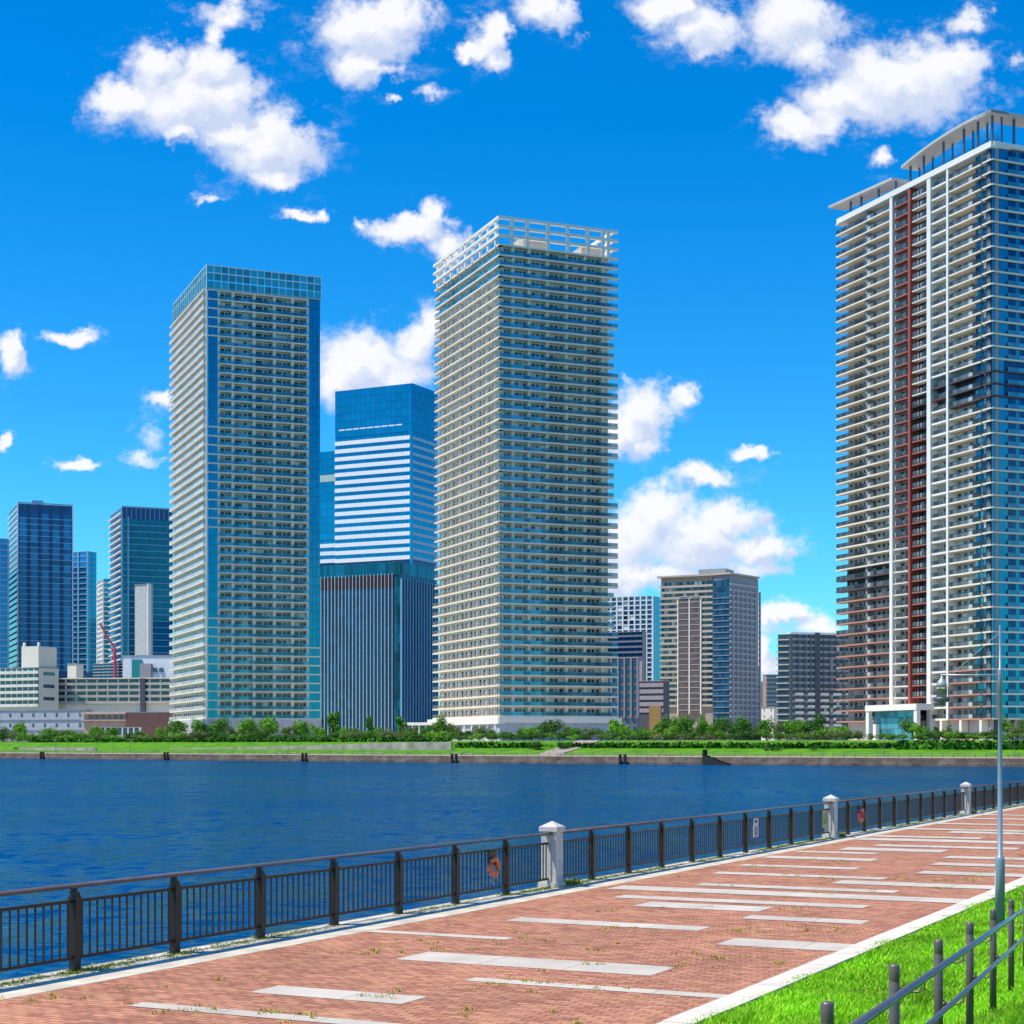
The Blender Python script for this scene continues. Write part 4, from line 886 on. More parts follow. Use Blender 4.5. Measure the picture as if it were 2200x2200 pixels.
# steps and ramp wall
M_STEP = mat('step_stone', (.50, .42, .36), .85, var=.2, scale=1.0)
u0 = uu(1178); a = bank_pt(u0, 10.8); e = (NB[1], -NB[0]); F = Fr(a, e, NB)
st = MB()
for i in range(26): st.box(F, -3.8, 3.8, i*.75, (i+1)*.75+.02, zlawn(10.8+i*.75)-.5, zlawn(10.8+(i+1)*.75)+.1)
tag(st.build('steps', M_STEP), 'broad pale stone steps up the far lawn below the middle tower', 'steps')
M_RAMPW = mat('ramp_concrete', (.36, .32, .29), .85, var=.35, scale=.35)
rw = MB(); PX = [366, 470, 600, 740, 850, 970]; TOPY = [1606.5, 1606, 1603, 1599, 1595, 1594]; BOT = [1616, 1616, 1614, 1611, 1608, 1606]
for i in range(5):
    a, b = bank_pt(uu(PX[i]), 17.5), bank_pt(uu(PX[i+1]), 17.5); z = [zy(TOPY[i], a[1]), zy(TOPY[i+1], b[1])]; L = math.hypot(b[0]-a[0], b[1]-a[1])
    lo = -.5; th = (NB[0]*.5, NB[1]*.5)
    k0 = len(rw.v); rw.v += [(a[0], a[1], lo), (b[0], b[1], lo), (b[0], b[1], z[1]), (a[0], a[1], z[0]), (a[0]+th[0], a[1]+th[1], lo), (b[0]+th[0], b[1]+th[1], lo), (b[0]+th[0], b[1]+th[1], z[1]), (a[0]+th[0], a[1]+th[1], z[0])]
    rw.f += [(k0, k0+1, k0+2, k0+3), (k0+4, k0+7, k0+6, k0+5), (k0+3, k0+2, k0+6, k0+7)]
tag(rw.build('retaining_wall', M_RAMPW), 'long grey concrete ramp wall rising across the far lawn at the left', 'wall')
rw = MB(); a, b = bank_pt(uu(40), 15), bank_pt(uu(205), 13); L = math.hypot(b[0]-a[0], b[1]-a[1]); e = ((b[0]-a[0])/L, (b[1]-a[1])/L); F = Fr(a, e, (-e[1], e[0]))
rw.box(F, 0, L, 0, .5, -.5, 1.8); tag(rw.build('retaining_wall', M_RAMPW), 'short grey concrete wall at the water side of the lawn, far left', 'wall')
# railing on the far quay
M_FRAIL = mat('far_rail_grey', (.14, .13, .13), .5)
fa = bank_pt(uu(-40), 1.0); fr = thing('quay_railing', 'thin dark railing along the far quay', 'railing', (fa[0], fa[1], -.25))
pts = [bank_pt(uu(-40+2300*i/98), 1.0) for i in range(99)]
for p in pts: MB().box(Fr(p, (1, 0), (0, 1)), -.05, .05, -.05, .05, -.25, .85).build('post', M_FRAIL, fr)
for zz in (.85, .45, .1): MB().tube([(p[0], p[1], zz) for p in pts], .04, 5).build('rail', M_FRAIL, fr)
# fender piles in pairs
M_FEND = mat('fender_black', (.02, .018, .016), .7)
for i, px in enumerate((88, 354, 650, 971, 1332)):
    w = ['leftmost pair of black fender piles on the far quay', 'second pair of black fender piles from the left, far quay', 'black fender piles on the far quay below the finned office building', 'black fender piles on the far quay below the middle tower, lit side', 'rightmost pair of black fender piles on the far quay'][i]
    p = bank_pt(uu(px), -.7); e = nrm((.77, -.63)); F = Fr(p, e, neg(NB)); r = thing('fender_piles', w, 'fender', (p[0], p[1], -2.2), 'fender piles on the far quay')
    for s in (0, 1.5): MB().box(F, s, s+.55, 0, .6, -3, .35).build('pile', M_FEND, r)
p = bank_pt(uu(1520), -.6); F = Fr(p, nrm((.83, -.55)), neg(NB)); r = thing('boat_steps', 'dark triangular landing steps on the far quay in front of the beige tower', 'steps', (p[0], p[1], -2.2))
m = MB(); k0 = 0
for i in range(7): m.box(F, i*.9, (i+1)*.9, 0, 1.6, -3, .1-i*.32)
m.box(F, -.5, 0, 0, 1.6, -3, 1.6); m.build('stair', M_FEND, r)
# benches
M_BW = mat('bench_white', (.70, .66, .60), .6); M_BR = mat('bench_red', (.55, .22, .16), .6)
BN = [(452, 'r'), (600, 'w'), (630, 'w'), (789, 'w'), (815, 'w'), (983, 'w'), (1008, 'w'), (1205, 'w'), (1235, 'r'), (1408, 'r'), (1438, 'r')]
for i, (px, c) in enumerate(BN):
    o_ = ['first', 'second', 'third', 'fourth', 'fifth', 'sixth', 'seventh', 'eighth', 'ninth', 'tenth', 'eleventh'][i]
    p = bank_pt(uu(px), 9.2); F = Fr(p, nrm((.77, -.63)), neg(NB)); r = thing('park_bench', '%s backless bench in %s, %s from the left on the far walkway' % ('small', 'dull red' if c == 'r' else 'white', o_), 'bench', (p[0], p[1], -.1), 'benches on the far walkway')
    MB().box(F, -1.6, 1.6, -.3, .3, .32, .45).build('seat', M_BR if c == 'r' else M_BW, r)
    for s in (-1.2, 1.2): MB().box(F, s-.1, s+.1, -.25, .25, -.12, .32).build('leg', M_GREYW, r)
# street lamps on the far bank
lp = None
LN_ = ['far left, near the low grey building', 'in front of the left pale tower', 'in front of the finned office building', 'in front of the middle tower, lit side', 'left of the beige tower', 'in front of the beige tower', 'in front of the grey apartment block', 'below the tallest tower']
for i, px in enumerate((120, 280, 619, 801, 1423, 1650, 1900, 2180)):
    p = bank_pt(uu(px), 8.6)
    if lp is None:
        lp = thing('street_lamp', '', 'street lamp', (p[0], p[1], -.15), 'thin street lamps on the far walkway')
        MB().tube([(p[0], p[1], -.2), (p[0], p[1], 4.2)], [.09, .06], 6).build('pole', M_FRAIL, lp)
        MB().lathe((p[0], p[1], 4.2), [(.05, 0), (.22, .12), (.22, .3), (.02, .42)], 8).build('lamp_head', M_GREYW, lp)
        c = lp
    else: c = copy_tree(lp); c.location = (p[0], p[1], -.15)
    c['label'] = 'thin lamp post on the far walkway, '+LN_[i]

# ------------------------------------------------------------------ trees
M_BARK = mat('bark', (.10, .07, .05), .9, var=.3, scale=3)
def leafmat(name, a, b, c): return mat(name, (0, 0, 0), .65, var=.30, scale=.8, spec=.25, cols=[(0, a), (.35, b), (.75, c)])
M_LF = [leafmat('leaves_fresh', (.08, .24, .01), (.13, .36, .015), (.21, .46, .03)), leafmat('leaves_mid', (.045, .15, .01), (.08, .24, .015), (.13, .32, .025)),
        leafmat('leaves_dark', (.02, .085, .01), (.04, .14, .015), (.07, .20, .022)), leafmat('leaves_olive', (.08, .13, .035), (.14, .20, .05), (.21, .27, .08))]
def crown_mesh(rr, kind, nleaf):
    mb = MB()
    if kind == 'round': lobes = [(rr.gauss(0, .23), rr.gauss(0, .23), rr.uniform(.42, .82), rr.uniform(.20, .36)) for _ in range(9)]
    elif kind == 'pine': lobes = [(rr.gauss(0, .08), rr.gauss(0, .08), .18+.1*i, .36*(1-i/9.)+.04) for i in range(8)]
    elif kind == 'bush': lobes = [(rr.gauss(0, .38), rr.gauss(0, .25), rr.uniform(.25, .6), rr.uniform(.22, .38)) for _ in range(10)]
    else: lobes = [(rr.gauss(0, .13), rr.gauss(0, .13), rr.uniform(.25, .85), rr.uniform(.12, .22)) for _ in range(12)]
    for _ in range(nleaf):
        x, y, z, r = rr.choice(lobes); d = Vector((rr.gauss(0, 1), rr.gauss(0, 1), rr.gauss(0, 1))).normalized(); rad = r*(rr.uniform(.35, 1.08)**.6)
        c = Vector((x, y, z))+Vector((d.x, d.y, d.z*(.35 if kind == 'pine' else .8)))*rad
        if c.z < .03: c.z = .03+rr.random()*.05
        n = (d+Vector((rr.gauss(0, .5), rr.gauss(0, .5), rr.gauss(0, .5)+.3))).normalized(); q2 = n.orthogonal().normalized(); q3 = n.cross(q2); s = rr.uniform(.018, .042); t = rr.uniform(.6, 1.3)
        mb.quad(*[tuple(c+q2*s*a+q3*s*t*b) for a, b in ((-1, -.6), (.2, -1), (1, .3), (-.1, 1))])
    return mb
def tree_proto(seed, kind, leaf, nleaf=1900):
    rr = random.Random(seed); r = thing('tree', '', 'tree', (0, 0, 0))
    cr = crown_mesh(rr, kind, nleaf).build('crown', leaf, r)
    tr = MB(); tr.tube([(0, 0, -.03), (.01, 0, .25), (-.01, .01, .55)], [.035, .025, .012], 7)
    for k in range(5):
        a = rr.uniform(0, 6.3); z = rr.uniform(.2, .45); tr.tube([(0, 0, z), (math.cos(a)*.12, math.sin(a)*.12, z+.13), (math.cos(a)*.24, math.sin(a)*.24, z+.22)], [.016, .01, .005], 5)
    tr.build('trunk', M_BARK, r); return r
PRO = {}
def get_proto(kind, v, leaf):
    k = (kind, v, leaf)
    if k not in PRO: PRO[k] = [tree_proto(hash_(kind)+v*7, kind, M_LF[leaf], 1900 if kind != 'pine' else 1500), False]
    return PRO[k]
def hash_(s): return sum(ord(c)*(i+3) for i, c in enumerate(s))
ORD = ['first', 'second', 'third', 'fourth', 'fifth', 'sixth', 'seventh', 'eighth', 'ninth', 'tenth', 'eleventh', 'twelfth', 'thirteenth', 'fourteenth', 'fifteenth', 'sixteenth', 'seventeenth', 'eighteenth', 'nineteenth', 'twentieth']
ZONES = [(-999, 180, 'the low grey building'), (180, 365, 'the brown low building'), (365, 690, 'the left pale tower'), (690, 925, 'the finned office building'), (925, 1073, 'the middle tower, lit side'),
         (1073, 1335, 'the middle tower, shaded side'), (1335, 1420, 'the yellow walled building'), (1420, 1625, 'the beige tower'), (1625, 1800, 'the grey apartment block'), (1800, 2600, 'the tallest tower')]
TREES = []   # px, top row, width px, kind, leaf
for px, yt, w, k, lf in [(5,1562,30,'round',2),(47,1551,30,'round',0),(98,1562,26,'round',0),(124,1568,22,'round',3),(150,1566,26,'round',0),(200,1560,34,'round',0),(236,1562,30,'round',1),(305,1570,30,'round',1),
    (372,1546,48,'round',1),(345,1562,26,'round',0),(423,1543,26,'round',0),(440,1553,24,'round',2),(474,1541,40,'round',1),(500,1562,22,'round',3),(523,1543,44,'round',0),(548,1560,24,'round',3),(584,1539,44,'round',0),(616,1560,20,'tall',3),(640,1556,24,'round',1),
    (656,1547,34,'round',0),(684,1560,30,'round',0),(716,1526,24,'tall',1),(735,1562,26,'round',0),(760,1563,26,'round',1),(794,1536,16,'tall',1),(812,1562,30,'round',0),(840,1566,26,'round',3),(860,1538,20,'tall',1),(885,1560,26,'round',3),
    (912,1560,30,'round',1),(945,1536,34,'round',1),(968,1552,30,'round',3),(985,1562,28,'round',3),(1008,1568,24,'round',2),(1030,1558,30,'round',3),(1055,1566,30,'round',2),(1085,1572,24,'round',2),(1116,1564,26,'round',1),(1142,1562,34,'round',0),
    (1182,1544,42,'round',2),(1160,1560,28,'round',1),(1214,1560,28,'round',3),(1238,1562,26,'round',1),(1266,1562,28,'round',3),(1292,1566,26,'round',1),(1319,1545,28,'tall',0),(1335,1558,34,'round',0),(1360,1566,28,'round',0),(1385,1562,30,'round',1),
    (1400,1568,26,'round',0),(1423,1540,36,'round',1),(1456,1537,34,'round',1),(1440,1560,30,'round',0),(1480,1542,28,'tall',1),(1500,1556,24,'round',1),(1515,1540,30,'round',0),(1536,1552,28,'round',1),(1551,1538,26,'round',1),(1570,1546,26,'round',2),(1590,1540,36,'round',1),
    (1610,1552,26,'pine',2),(1628,1560,24,'round',3),(1646,1543,34,'round',1),(1672,1548,28,'round',3),(1691,1550,24,'pine',2),(1714,1545,40,'round',0),(1753,1535,46,'round',2),(1738,1552,24,'pine',2),(1775,1562,24,'pine',2),(1796,1552,44,'bush',0),
    (1817,1558,18,'pine',1),(1845,1568,24,'pine',3),(1870,1574,18,'pine',3),(1915,1572,24,'bush',1),(1960,1546,46,'round',1),(1978,1556,30,'round',0),(2010,1560,30,'pine',2),(2020,1568,30,'round',1),(2040,1556,24,'pine',3),(2062,1572,24,'bush',0),(2095,1574,26,'bush',1),
    (2135,1565,30,'pine',2),(2165,1541,34,'round',1),(2182,1558,26,'round',3),(2202,1546,34,'round',2),(2240,1545,40,'round',1)]:
    TREES.append((px, yt, w, k, lf))
rr = random.Random(31); x = -10
while x < 2230:
    if not (1855 < x < 1990 and rr.random() < .5) and not 1168 < x < 1196: TREES.append((x, rr.uniform(1562, 1577), rr.uniform(22, 38), 'bush', rr.choice([0, 1, 1, 2, 2, 3])))
    x += rr.uniform(16, 26)
for x in (1148, 1158, 1203, 1213): TREES.append((x, 1590, 24, 'bush', 2))
for x in (1645, 1660, 1668, 1745): TREES.append((x, 1603, 10, 'bush', 2))
for x in (33, 60, 85, 100): TREES.append((x, 1604, 14, 'bush', 0))
TREES.sort(); cnt = {}
KN = {'round': 'rounded', 'tall': 'tall narrow', 'pine': 'conical pine', 'bush': 'bushy'}; LFN = ['bright green', 'mid green', 'dark green', 'dull olive']
for i, (px, yt, w, k, lf) in enumerate(TREES):
    D = (40 if k == 'bush' else rr.uniform(42, 50)) if yt < 1585 else (17 if yt > 1600 else 19)
    if k == 'bush' and 1560 < yt < 1585: D = rr.uniform(34, 38)
    p = bank_pt(uu(px), D); z = zlawn(D); H = max(zy(yt, p[1])-z, .9); W = w*p[1]/F_PX
    pr = get_proto(k, i % 3 if k != 'pine' else i % 2, lf)
    if not pr[1]: t = pr[0]; pr[1] = True
    else: t = copy_tree(pr[0])
    t.location = (p[0], p[1], z); t.rotation_euler = (0, 0, rr.uniform(0, 6.28)); s = W/.95*(1.0 if k != 'tall' else 1.5); t.scale = (s, s, H/.98)
    if k == 'bush': t.name = 'shrub'; t['category'] = 'shrub'; t['group'] = 'shrubs along the far bank'
    else: t.name = 'tree'; t['group'] = 'trees along the far bank'
    zn = [z_[2] for z_ in ZONES if z_[0] <= px < z_[1]][0]; where = 'in front of '
    if yt > 1585: key = (k, lf, zn, 'lawn')
    else: key = (k, lf, zn)
    cnt.setdefault(key, []).append(t)
for key, L_ in cnt.items():
    for j, t in enumerate(L_):
        noun = 'shrub' if key[0] == 'bush' else ('' if key[0] == 'pine' else 'tree')
        base = LFN[key[1]]+' '+KN[key[0]]+(' '+noun if noun else '')+(' low' if len(key) == 4 else '')
        base += ' before '+key[2]
        t['label'] = ('the only '+base) if len(L_) == 1 else ('%s from left of %d: %s' % (ORD[min(j, 19)], len(L_), base))

# ================================================================== NEAR RAILING, PIERS
M_RAILB = mat('brown_rail_metal', (.042, .030, .027), .38, .35, var=.15, scale=4)
M_GRAN = mat('pier_granite', (.58, .55, .50), .75, var=.12, scale=9, bump=.25, bscale=60)
TF = 16.54
def Tk(k): return TF+2.0*k
PIERS = [7, 17, 27, 37, 47]
def baluster_section(k0, k1, label, left_pier, right_pier):
    a, b = Tk(k0), Tk(k1); p = PROM.pt(a, N_FENCE, 0)
    r = thing('railing', label, 'railing', (p[0], p[1], 0), 'riverside railing between the stone piers')
    ta = a+(.14 if left_pier else 0); tb = b-(.14 if right_pier else 0)
    m = MB(); n = 16
    for t_ in (ta, tb):
        for i in range(n): q = 2*math.pi*i/n; m.v.append(PROM.pt(t_, N_FENCE+.03+math.cos(q)*.088, 1.068+math.sin(q)*.030))
    for i in range(n): j = (i+1) % n; m.f.append((i, j, n+j, n+i))
    m.f.append(tuple(range(n-1, -1, -1))); m.f.append(tuple(range(n, 2*n)))
    m.build('top_rail', mat('sunlit_rail_brown', (.13, .095, .085), .32, .2, var=.2, scale=3), r, True)  # lighter brown than the posts: sunlit sheen of the top put into the colour
    for k in range(k0+(1 if left_pier else 0), k1):
        t = Tk(k); m = MB(); F = Fr(PROM.pt(t, N_FENCE, 0)[:2], DP, NP_)
        m.box(F, -.048, .048, -.055, .055, .0, .20); m.box(F, -.057, .057, -.062, .062, .20, .93); m.box(F, -.042, .042, -.05, .05, .93, .985)
        m.box(F, -.03, .03, -.055, .02, .985, 1.045); m.build('post', M_RAILB, r)
        m = MB().box(F, -.07, .07, -.075, .075, .0, .018); m.build('base_plate', M_RAILB, r)
    for k in range(k0, k1):
        t0, t1 = Tk(k)+.06, Tk(k+1)-.06
        if left_pier and k == k0: t0 = Tk(k)+.17
        if right_pier and k == k1-1: t1 = Tk(k+1)-.17
        F = Fr(PROM.pt(0, N_FENCE, 0)[:2], DP, NP_); m = MB()
        m.box(F, t0, t1, -.022, .022, .855, .895); m.box(F, t0, t1, -.022, .022, .150, .190)
        n = 13; w = (t1-t0)/n
        for i in range(n): s = t0+w*(i+.5); m.box(F, s-.010, s+.010, -.010, .010, .190, .855)
        m.build('baluster_panel', M_RAILB, r)
    return r
baluster_section(-5, 7, 'nearest stretch of brown metal railing, left of the first stone pier', False, True)
baluster_section(7, 17, 'brown metal railing between the nearest and the second stone pier', True, True)
baluster_section(17, 27, 'brown metal railing between the second and the third stone pier', True, True)
baluster_section(27, 47, 'farthest stretch of brown metal railing, beyond the third stone pier', True, True)
PL = ['nearest pale stone pier of the riverside railing', 'second pale stone pier of the riverside railing, behind the green notice', 'third pale stone pier of the riverside railing, near the lamp post', None, 'farthest pale stone pier of the riverside railing']
def pyramid(mb, F, w, z0, z1):
    b = len(mb.v); mb.v += [F.pt(-w, -w, z0), F.pt(w, -w, z0), F.pt(w, w, z0), F.pt(-w, w, z0), F.pt(0, 0, z1)]
    mb.f += [(b, b+1, b+4), (b+1, b+2, b+4), (b+2, b+3, b+4), (b+3, b, b+4), (b+3, b+2, b+1, b)]
for i, k in enumerate(PIERS):
    if PL[i] is None: continue
    p = PROM.pt(Tk(k), N_FENCE+.02, 0); F = Fr(p[:2], DP, NP_); r = thing('stone_pier', PL[i], 'pier', (p[0], p[1], 0), 'stone piers of the riverside railing')
    sh = MB().box(F, -.165, .165, -.165, .165, 0, 1.10); o = sh.build('shaft', M_GRAN, r); bv = o.modifiers.new('bevel', 'BEVEL'); bv.width = .012; bv.segments = 2
    cp = MB().box(F, -.20, .20, -.20, .20, 1.10, 1.20); pyramid(cp, F, .195, 1.20, 1.31); o = cp.build('cap', M_GRAN, r); bv = o.modifiers.new('bevel', 'BEVEL'); bv.width = .008; bv.segments = 2
    MB().box(F, -.20, .20, -.22, .20, 0, .10).build('base', M_GRAN, r)
# lifebuoys and notices hung on the railing
M_ORG = mat('buoy_orange', (.85, .17, .04), .5, var=.1, scale=6); M_ORB = mat('buoy_cover', (.85, .17, .04), .6, var=.2, scale=8)
def lifebuoy(t, label, colr, big=1.0):
    F = Fr(PROM.pt(t, N_FENCE+.09, 0)[:2], DP, NP_); p = F.pt(0, 0, .57); r = thing('lifebuoy', label, 'lifebuoy', p, 'lifebuoys on the riverside railing')
    pts = [F.pt(math.cos(a)*.22*big, .02, .57+math.sin(a)*.22*big) for a in [2*math.pi*i/28 for i in range(29)]]
    MB().tube(pts, .062*big, 10, False).build('ring', colr, r, True)
    for a in (.8, 2.35, 3.9, 5.5):
        q = [F.pt(math.cos(a+d_*.6)*.22*big, .02, .57+math.sin(a+d_*.6)*.22*big) for d_ in (-.14, 0, .14)]; MB().tube(q, .065*big, 10).build('band', mat('buoy_band', (.62, .42, .34), .6), r, True)
    MB().box(F, -.15, .15, -.045, -.01, .60, .86).build('hanger', mat('hanger_brown', (.06, .04, .03), .5), r)
    MB().tube([F.pt(-.12, .05, .5), F.pt(-.17, .05, .36), F.pt(-.10, .05, .27), F.pt(-.03, .05, .34)], .008, 6).build('rope', mat('rope_grey', (.35, .32, .27), .9), r)
    MB().box(F, -.10*big, .10*big, .0, .05, .57-.27*big, .57-.12*big).build('cover', M_ORB, r)
lifebuoy(TF+11.29, 'orange lifebuoy hanging on the railing left of the nearest stone pier', M_ORG, .70)
lifebuoy(TF+2*18.6, 'red lifebuoy hanging on the railing just beyond the second stone pier', mat('buoy_red', (.70, .10, .08), .5), .9)
def sign_at(t, label, fn, w, h, zc):
    F = Fr(PROM.pt(t, N_FENCE+.05, 0)[:2], DP, NP_); p = F.pt(0, 0, zc); r = thing('notice', label, 'sign', p, 'notices on the riverside railing'); fn(F, r, w, h, zc)
def disc(mb, F, cz, r0, r1, o, n=28, cs=0):
    for i in range(n):
        a, b = 2*math.pi*i/n, 2*math.pi*(i+1)/n
        mb.quad(F.pt(cs+math.cos(a)*r0, o, cz+math.sin(a)*r0), F.pt(cs+math.cos(a)*r1, o, cz+math.sin(a)*r1), F.pt(cs+math.cos(b)*r1, o, cz+math.sin(b)*r1), F.pt(cs+math.cos(b)*r0, o, cz+math.sin(b)*r0))
def s_forbid(F, r, w, h, zc):
    MB().box(F, -w/2, w/2, -.01, .0, zc-h/2, zc+h/2).build('plate', mat('sign_white', (.66, .64, .68), .5), r)
    m = MB(); disc(m, F, zc-.09, .10, .135, .004); m.quad(F.pt(-.08, .005, zc-.01), F.pt(-.06, .005, zc+.01), F.pt(.08, .005, zc-.17), F.pt(.06, .005, zc-.19)); m.build('red_ring', mat('sign_red', (.50, .05, .07), .5), r)
    MB().box(F, -.02, .03, .001, .004, zc-.17, zc-.02).box(F, -.11, .11, .001, .004, zc+.13, zc+.2).build('symbol', mat('sign_dark', (.06, .05, .08), .5), r)
def s_green(F, r, w, h, zc):
    MB().box(F, -w/2, w/2, -.01, .0, zc-h/2, zc+h/2).build('plate', mat('sign_cream', (.45, .48, .22), .5), r)
    MB().box(F, -w/2+.02, w/2-.02, .0, .004, zc-.16, zc+.02).build('green_field', mat('sign_green', (.12, .38, .03), .5), r)
    m = MB(); 
    for i, q in enumerate((.07, .12)): m.box(F, -w/2+.06, w/2-.08-i*.04, .0, .004, zc+q, zc+q+.022)
    m.build('print_lines', mat('sign_olive', (.10, .12, .03), .5), r)
sign_at(TF+2*13.35, 'pale notice with a red prohibition ring on the railing before the second pier', s_forbid, .42, .50, .62)
sign_at(TF+2*16.6, 'green and cream notice on the railing next to the second stone pier', s_green, .45, .52, .60)

# moss along the foot of the railing and weeds on the bricks
M_MOSS = mat('moss', (0, 0, 0), .9, var=.3, scale=5, cols=[(0, (.08, .16, .015)), (.4, (.17, .26, .03)), (.8, (.28, .34, .06))], spec=.1)
def tuft(mb, rr, p, r, h, n):
    for _ in range(n):
        a = rr.uniform(0, 6.28); d = rr.uniform(0, r); x, y = p[0]+math.cos(a)*d, p[1]+math.sin(a)*d; b = rr.uniform(0, 6.28); l = h*rr.uniform(.5, 1.2); w = h*.18
        dx, dy = math.cos(b), math.sin(b); mb.quad((x-dy*w, y+dx*w, p[2]), (x+dy*w, y-dx*w, p[2]), (x+dx*l*.8, y+dy*l*.8, p[2]+l))
rr = random.Random(77); mo = MB()
for _ in range(3200):
    t = T0+(100-T0)*rr.random()**1.3; 
    if math.sin(t*1.3)+math.sin(t*.41+1)+rr.gauss(0, .8) < -.3: continue
    p = PROM.pt(t, N_FENCE+rr.gauss(.10, .09), .006); tuft(mo, rr, p, .13, .03, 16)
tag(mo.build('moss', M_MOSS), kind='stuff')
wd = MB()
for _ in range(120):
    t = 14+60*rr.random()**1.6; n = rr.uniform(N_BRICK+.3, N_KERB-.3)
    for q in range(rr.randint(1, 5)): tuft(wd, rr, PROM.pt(t+rr.gauss(0, .22), n+rr.gauss(0, .22), .004), .10, .04, rr.randint(5, 22))
for k in PIERS[:3]:
    for q in range(26): tuft(wd, rr, PROM.pt(Tk(k)+.25+rr.random()*.6, N_FENCE+rr.uniform(0, .25), .004), .08, .12, 14)
tag(wd.build('weeds', mat('weed_leaves', (0, 0, 0), .8, cols=[(0, (.16, .24, .02)), (.3, (.36, .36, .05)), (.65, (.50, .38, .10))], spec=.2)), kind='stuff')

# ================================================================== LAWN BLADES
def blades():
    import numpy as np
    g = np.random.default_rng(3)
    n = 330000
    t = 8+np.power(g.random(n), 1.7)*52; s = g.random(n)**1.0*4.9-.10
    # keep what the camera can see
    x = t*DP[0]+(N_GRASS+s)*NP_[0]; y = t*DP[1]+(N_GRASS+s)*NP_[1]
    ok = (x/y < .32) & (x/y > .10) & (y > 5); t, s, x, y = t[ok], s[ok], x[ok], y[ok]; n = len(t)
    pz = np.array(PROF); z = np.interp(s, pz[:, 0], pz[:, 1])
    clump = .5+.5*np.sin(x*3.1+np.sin(y*2.3)*1.5)*np.sin(y*2.7+np.sin(x*1.9))
    h = (.05+.06*g.random(n))*(.75+.6*clump); 
    h[s < .12] *= .7
    a = g.random(n)*6.283; b = a+g.normal(0, .6, n); lean = h*(.25+.8*g.random(n)); w = .0035+.0035*g.random(n)
    w *= np.clip(y/11, 1, 2.4)
    V = np.empty((n, 5, 3)); cx, cy = -np.sin(a)*w, np.cos(a)*w
    for i, (fx, fl, fz) in enumerate(((1, 0, 0), (-1, 0, 0), (-.75, .35, .6), (.75, .35, .6), (0, 1, 1))):
        V[:, i, 0] = x+cx*fx+np.cos(b)*lean*fl; V[:, i, 1] = y+cy*fx+np.sin(b)*lean*fl; V[:, i, 2] = z+h*fz-.003
    me = bpy.data.meshes.new('grass'); me.vertices.add(n*5); me.vertices.foreach_set('co', V.ravel())
    base = (np.arange(n)*5)[:, None]; lo = np.concatenate([base+np.array([0, 1, 2, 3]), base+np.array([3, 2, 4])], axis=1).ravel()
    me.loops.add(n*7); me.loops.foreach_set('vertex_index', lo.astype(np.int32))
    me.polygons.add(n*2); st = np.stack([np.arange(n)*7, np.arange(n)*7+4], axis=1).ravel(); me.polygons.foreach_set('loop_start', st.astype(np.int32))
    me.update(calc_edges=True); me.validate()
    m = mat('grass_blades', (0, 0, 0), .55, var=.34, scale=.8, spec=.3, cols=[(0, (.17, .47, .006)), (.25, (.26, .64, .008)), (.55, (.36, .76, .015)), (.85, (.50, .80, .04)), (.96, (.60, .62, .16))])
    nt = m.node_tree; p = nt.nodes['Principled BSDF']; tr = nt.nodes.new('ShaderNodeBsdfTranslucent'); ms = nt.nodes.new('ShaderNodeMixShader'); ms.inputs[0].default_value = .38
    nt.links.new(p.inputs['Base Color'].links[0].from_socket, tr.inputs[0]); out = nt.nodes['Material Output']
    nt.links.new(p.outputs[0], ms.inputs[1]); nt.links.new(tr.outputs[0], ms.inputs[2]); nt.links.new(ms.outputs[0], out.inputs[0])
    me.materials.append(m); o = bpy.data.objects.new('grass', me); COL.objects.link(o); tag(o, kind='stuff')
blades()

# ================================================================== HANDRAIL ON THE SLOPE
M_POST = mat('handrail_post_brown', (.16, .13, .115), .4, .3, var=.1, scale=5)
M_HRAIL = mat('handrail_metal', (.30, .29, .30), .28, .75, var=.08, scale=4)
HD = (.743, 1.968); hl = math.hypot(*HD); HDn = (HD[0]/hl, HD[1]/hl); HR = (HDn[1], -HDn[0])
hr = thing('handrail', 'brown handrail with two rails on round posts in the grass, bottom right', 'handrail', (1.41, 7.6, .67))
def hp(k): return (1.41+HD[0]*k, 7.6+HD[1]*k)
def htop(k): return 1.673-.0875*k
for k in range(-2, 11):
    p = hp(k); s = p[0]*NP_[0]+p[1]*NP_[1]-N_GRASS; zg = bank_z(max(s, 0)); zt = htop(k)
    MB().lathe((p[0], p[1], 0), [(.0305, zg-.1), (.0305, zt-.10), (.029, zt-.098), (.0305, zt-.094), (.0305, zt-.014), (.026, zt-.004), (.012, zt)], 20).build('post', M_POST, hr, True)
    for dz in (.07, .35):
        m = MB(); q = Vector((p[0], p[1], zt-dz-.085)); Rv = Vector((HR[0], HR[1], 0))
        m.tube([q+Rv*.02, q+Rv*.05], .02, 8); m.tube([q+Rv*.04, q+Rv*.13+Vector((0, 0, .004)), q+Rv*.165+Vector((0, 0, .02)), q+Rv*.17+Vector((0, 0, .07))], .0065, 7); m.build('bracket', M_POST, hr, True)
for dz, rad in ((.07, .0215), (.35, .0170)):
    P_ = []
    for k in (-2.5, 10.5): p = hp(k); P_.append((p[0]+HR[0]*.17, p[1]+HR[1]*.17, htop(k)-dz))
    MB().tube(P_, rad, 16).build('rail', M_HRAIL, hr, True)
    for k in range(-2, 10):
        a, b = hp(k+.13), hp(k+.145); MB().tube([(a[0]+HR[0]*.17, a[1]+HR[1]*.17, htop(k+.13)-dz), (b[0]+HR[0]*.17, b[1]+HR[1]*.17, htop(k+.145)-dz)], rad+.0012, 16).build('rail_sleeve', M_POST, hr, True)

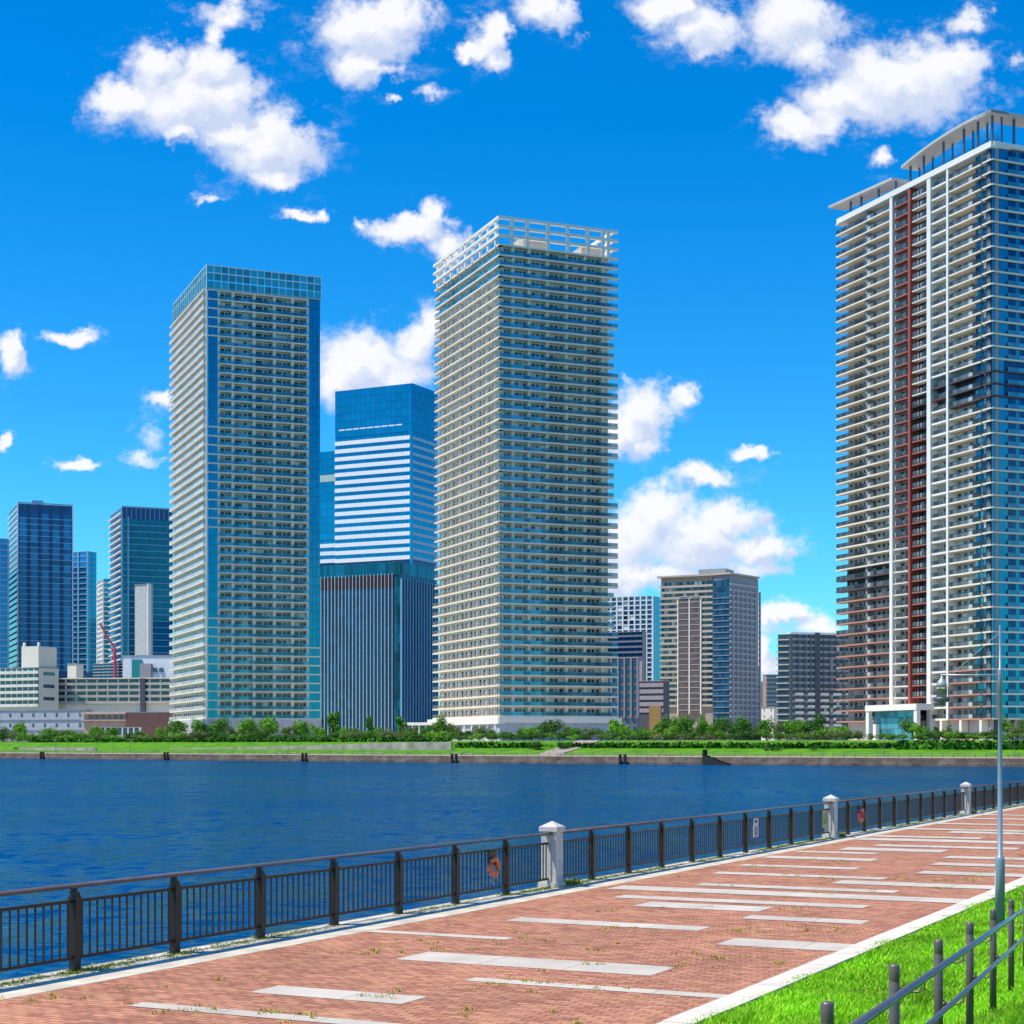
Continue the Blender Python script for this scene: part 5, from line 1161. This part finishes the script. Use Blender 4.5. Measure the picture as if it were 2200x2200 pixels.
# ================================================================== LAMP POST
M_LPOLE = mat('lamp_pole_blue_grey', (.26, .34, .40), .38, .25, var=.1, scale=3)
Yl = 26.0; X = (2148.5-CX)/F_PX*Yl
lt = thing('street_lamp', 'slender blue grey lamp post with a hanging lantern beside the kerb, right', 'street lamp', (X, Yl, .02))
zl = lambda y: CAMH+(HZ-y)*Yl/F_PX
MB().lathe((X, Yl, 0), [(.072, .0), (.072, zl(1848)), (.060, zl(1840)), (.040, zl(1838)), (.030, zl(1485)), (.036, zl(1484)), (.036, zl(1440)), (.030, zl(1437)), (.016, zl(1436)), (.014, zl(1345)), (.010, zl(1343.5))], 20).build('pole', M_LPOLE, lt, True)
MB().box(Fr((X, Yl), (-1, 0), (0, -1)), .060, .076, -.02, .02, zl(1910), zl(1870)).build('label_plate', mat('plate_white', (.75, .75, .75), .5), lt)
XL = (2023-CX)/F_PX*Yl
MB().tube([(X, Yl, zl(1450)), (XL-.02, Yl, zl(1450))], .011, 10).build('arm', mat('arm_pale', (.60, .62, .62), .4, .3), lt, True)
MB().tube([(X, Yl, zl(1358)), ((2048-CX)/F_PX*Yl, Yl, zl(1446))], .0022, 6).build('stay_wire', M_CREAM, lt)
g = M_LANT = mat('lantern_glass', (.40, .46, .26), .15, .0, var=.05, alpha=.72)
c = (XL, Yl, 0)
MB().lathe(c, [(.012, zl(1452)), (.012, zl(1457)), (.03, zl(1459)), (.062, zl(1464)), (.078, zl(1470)), (.082, zl(1475)), (.02, zl(1475.5))], 24).build('dome_cap', mat('lantern_cap', (.42, .47, .48), .35, .4), lt, True)
MB().lathe(c, [(.074, zl(1497)), (.080, zl(1486)), (.080, zl(1476)), (.05, zl(1475.6))], 24).build('lantern_glass', g, lt, True)
MB().lathe(c, [(.03, zl(1516)), (.05, zl(1514)), (.055, zl(1509)), (.10, zl(1508)), (.125, zl(1505)), (.13, zl(1499)), (.10, zl(1497.5)), (.03, zl(1497.2))], 24).build('base_ring', mat('lantern_ring', (.10, .14, .17), .4, .3), lt, True)
m = MB()
for i in range(6): a = i*math.pi/3; m.tube([(XL+math.cos(a)*.075, Yl+math.sin(a)*.075, zl(1476)), (XL+math.cos(a)*.105, Yl+math.sin(a)*.105, zl(1477)), (XL+math.cos(a)*.105, Yl+math.sin(a)*.105, zl(1498))], .006, 6)
m.build('guard', M_POST, lt)
for y in (1481, 1486, 1491): MB().lathe(c, [(.115, zl(y)), (.118, zl(y-.4)), (.083, zl(y-1.2)), (.083, zl(y-.8))], 24).build('louvre_ring', mat('lantern_fin', (.30, .30, .24), .4, alpha=.8), lt, True)
MB().lathe(c, [(.02, zl(1519)), (.048, zl(1518)), (.048, zl(1514.5)), (.02, zl(1514.4))], 16).build('bottom_glass', g, lt, True)
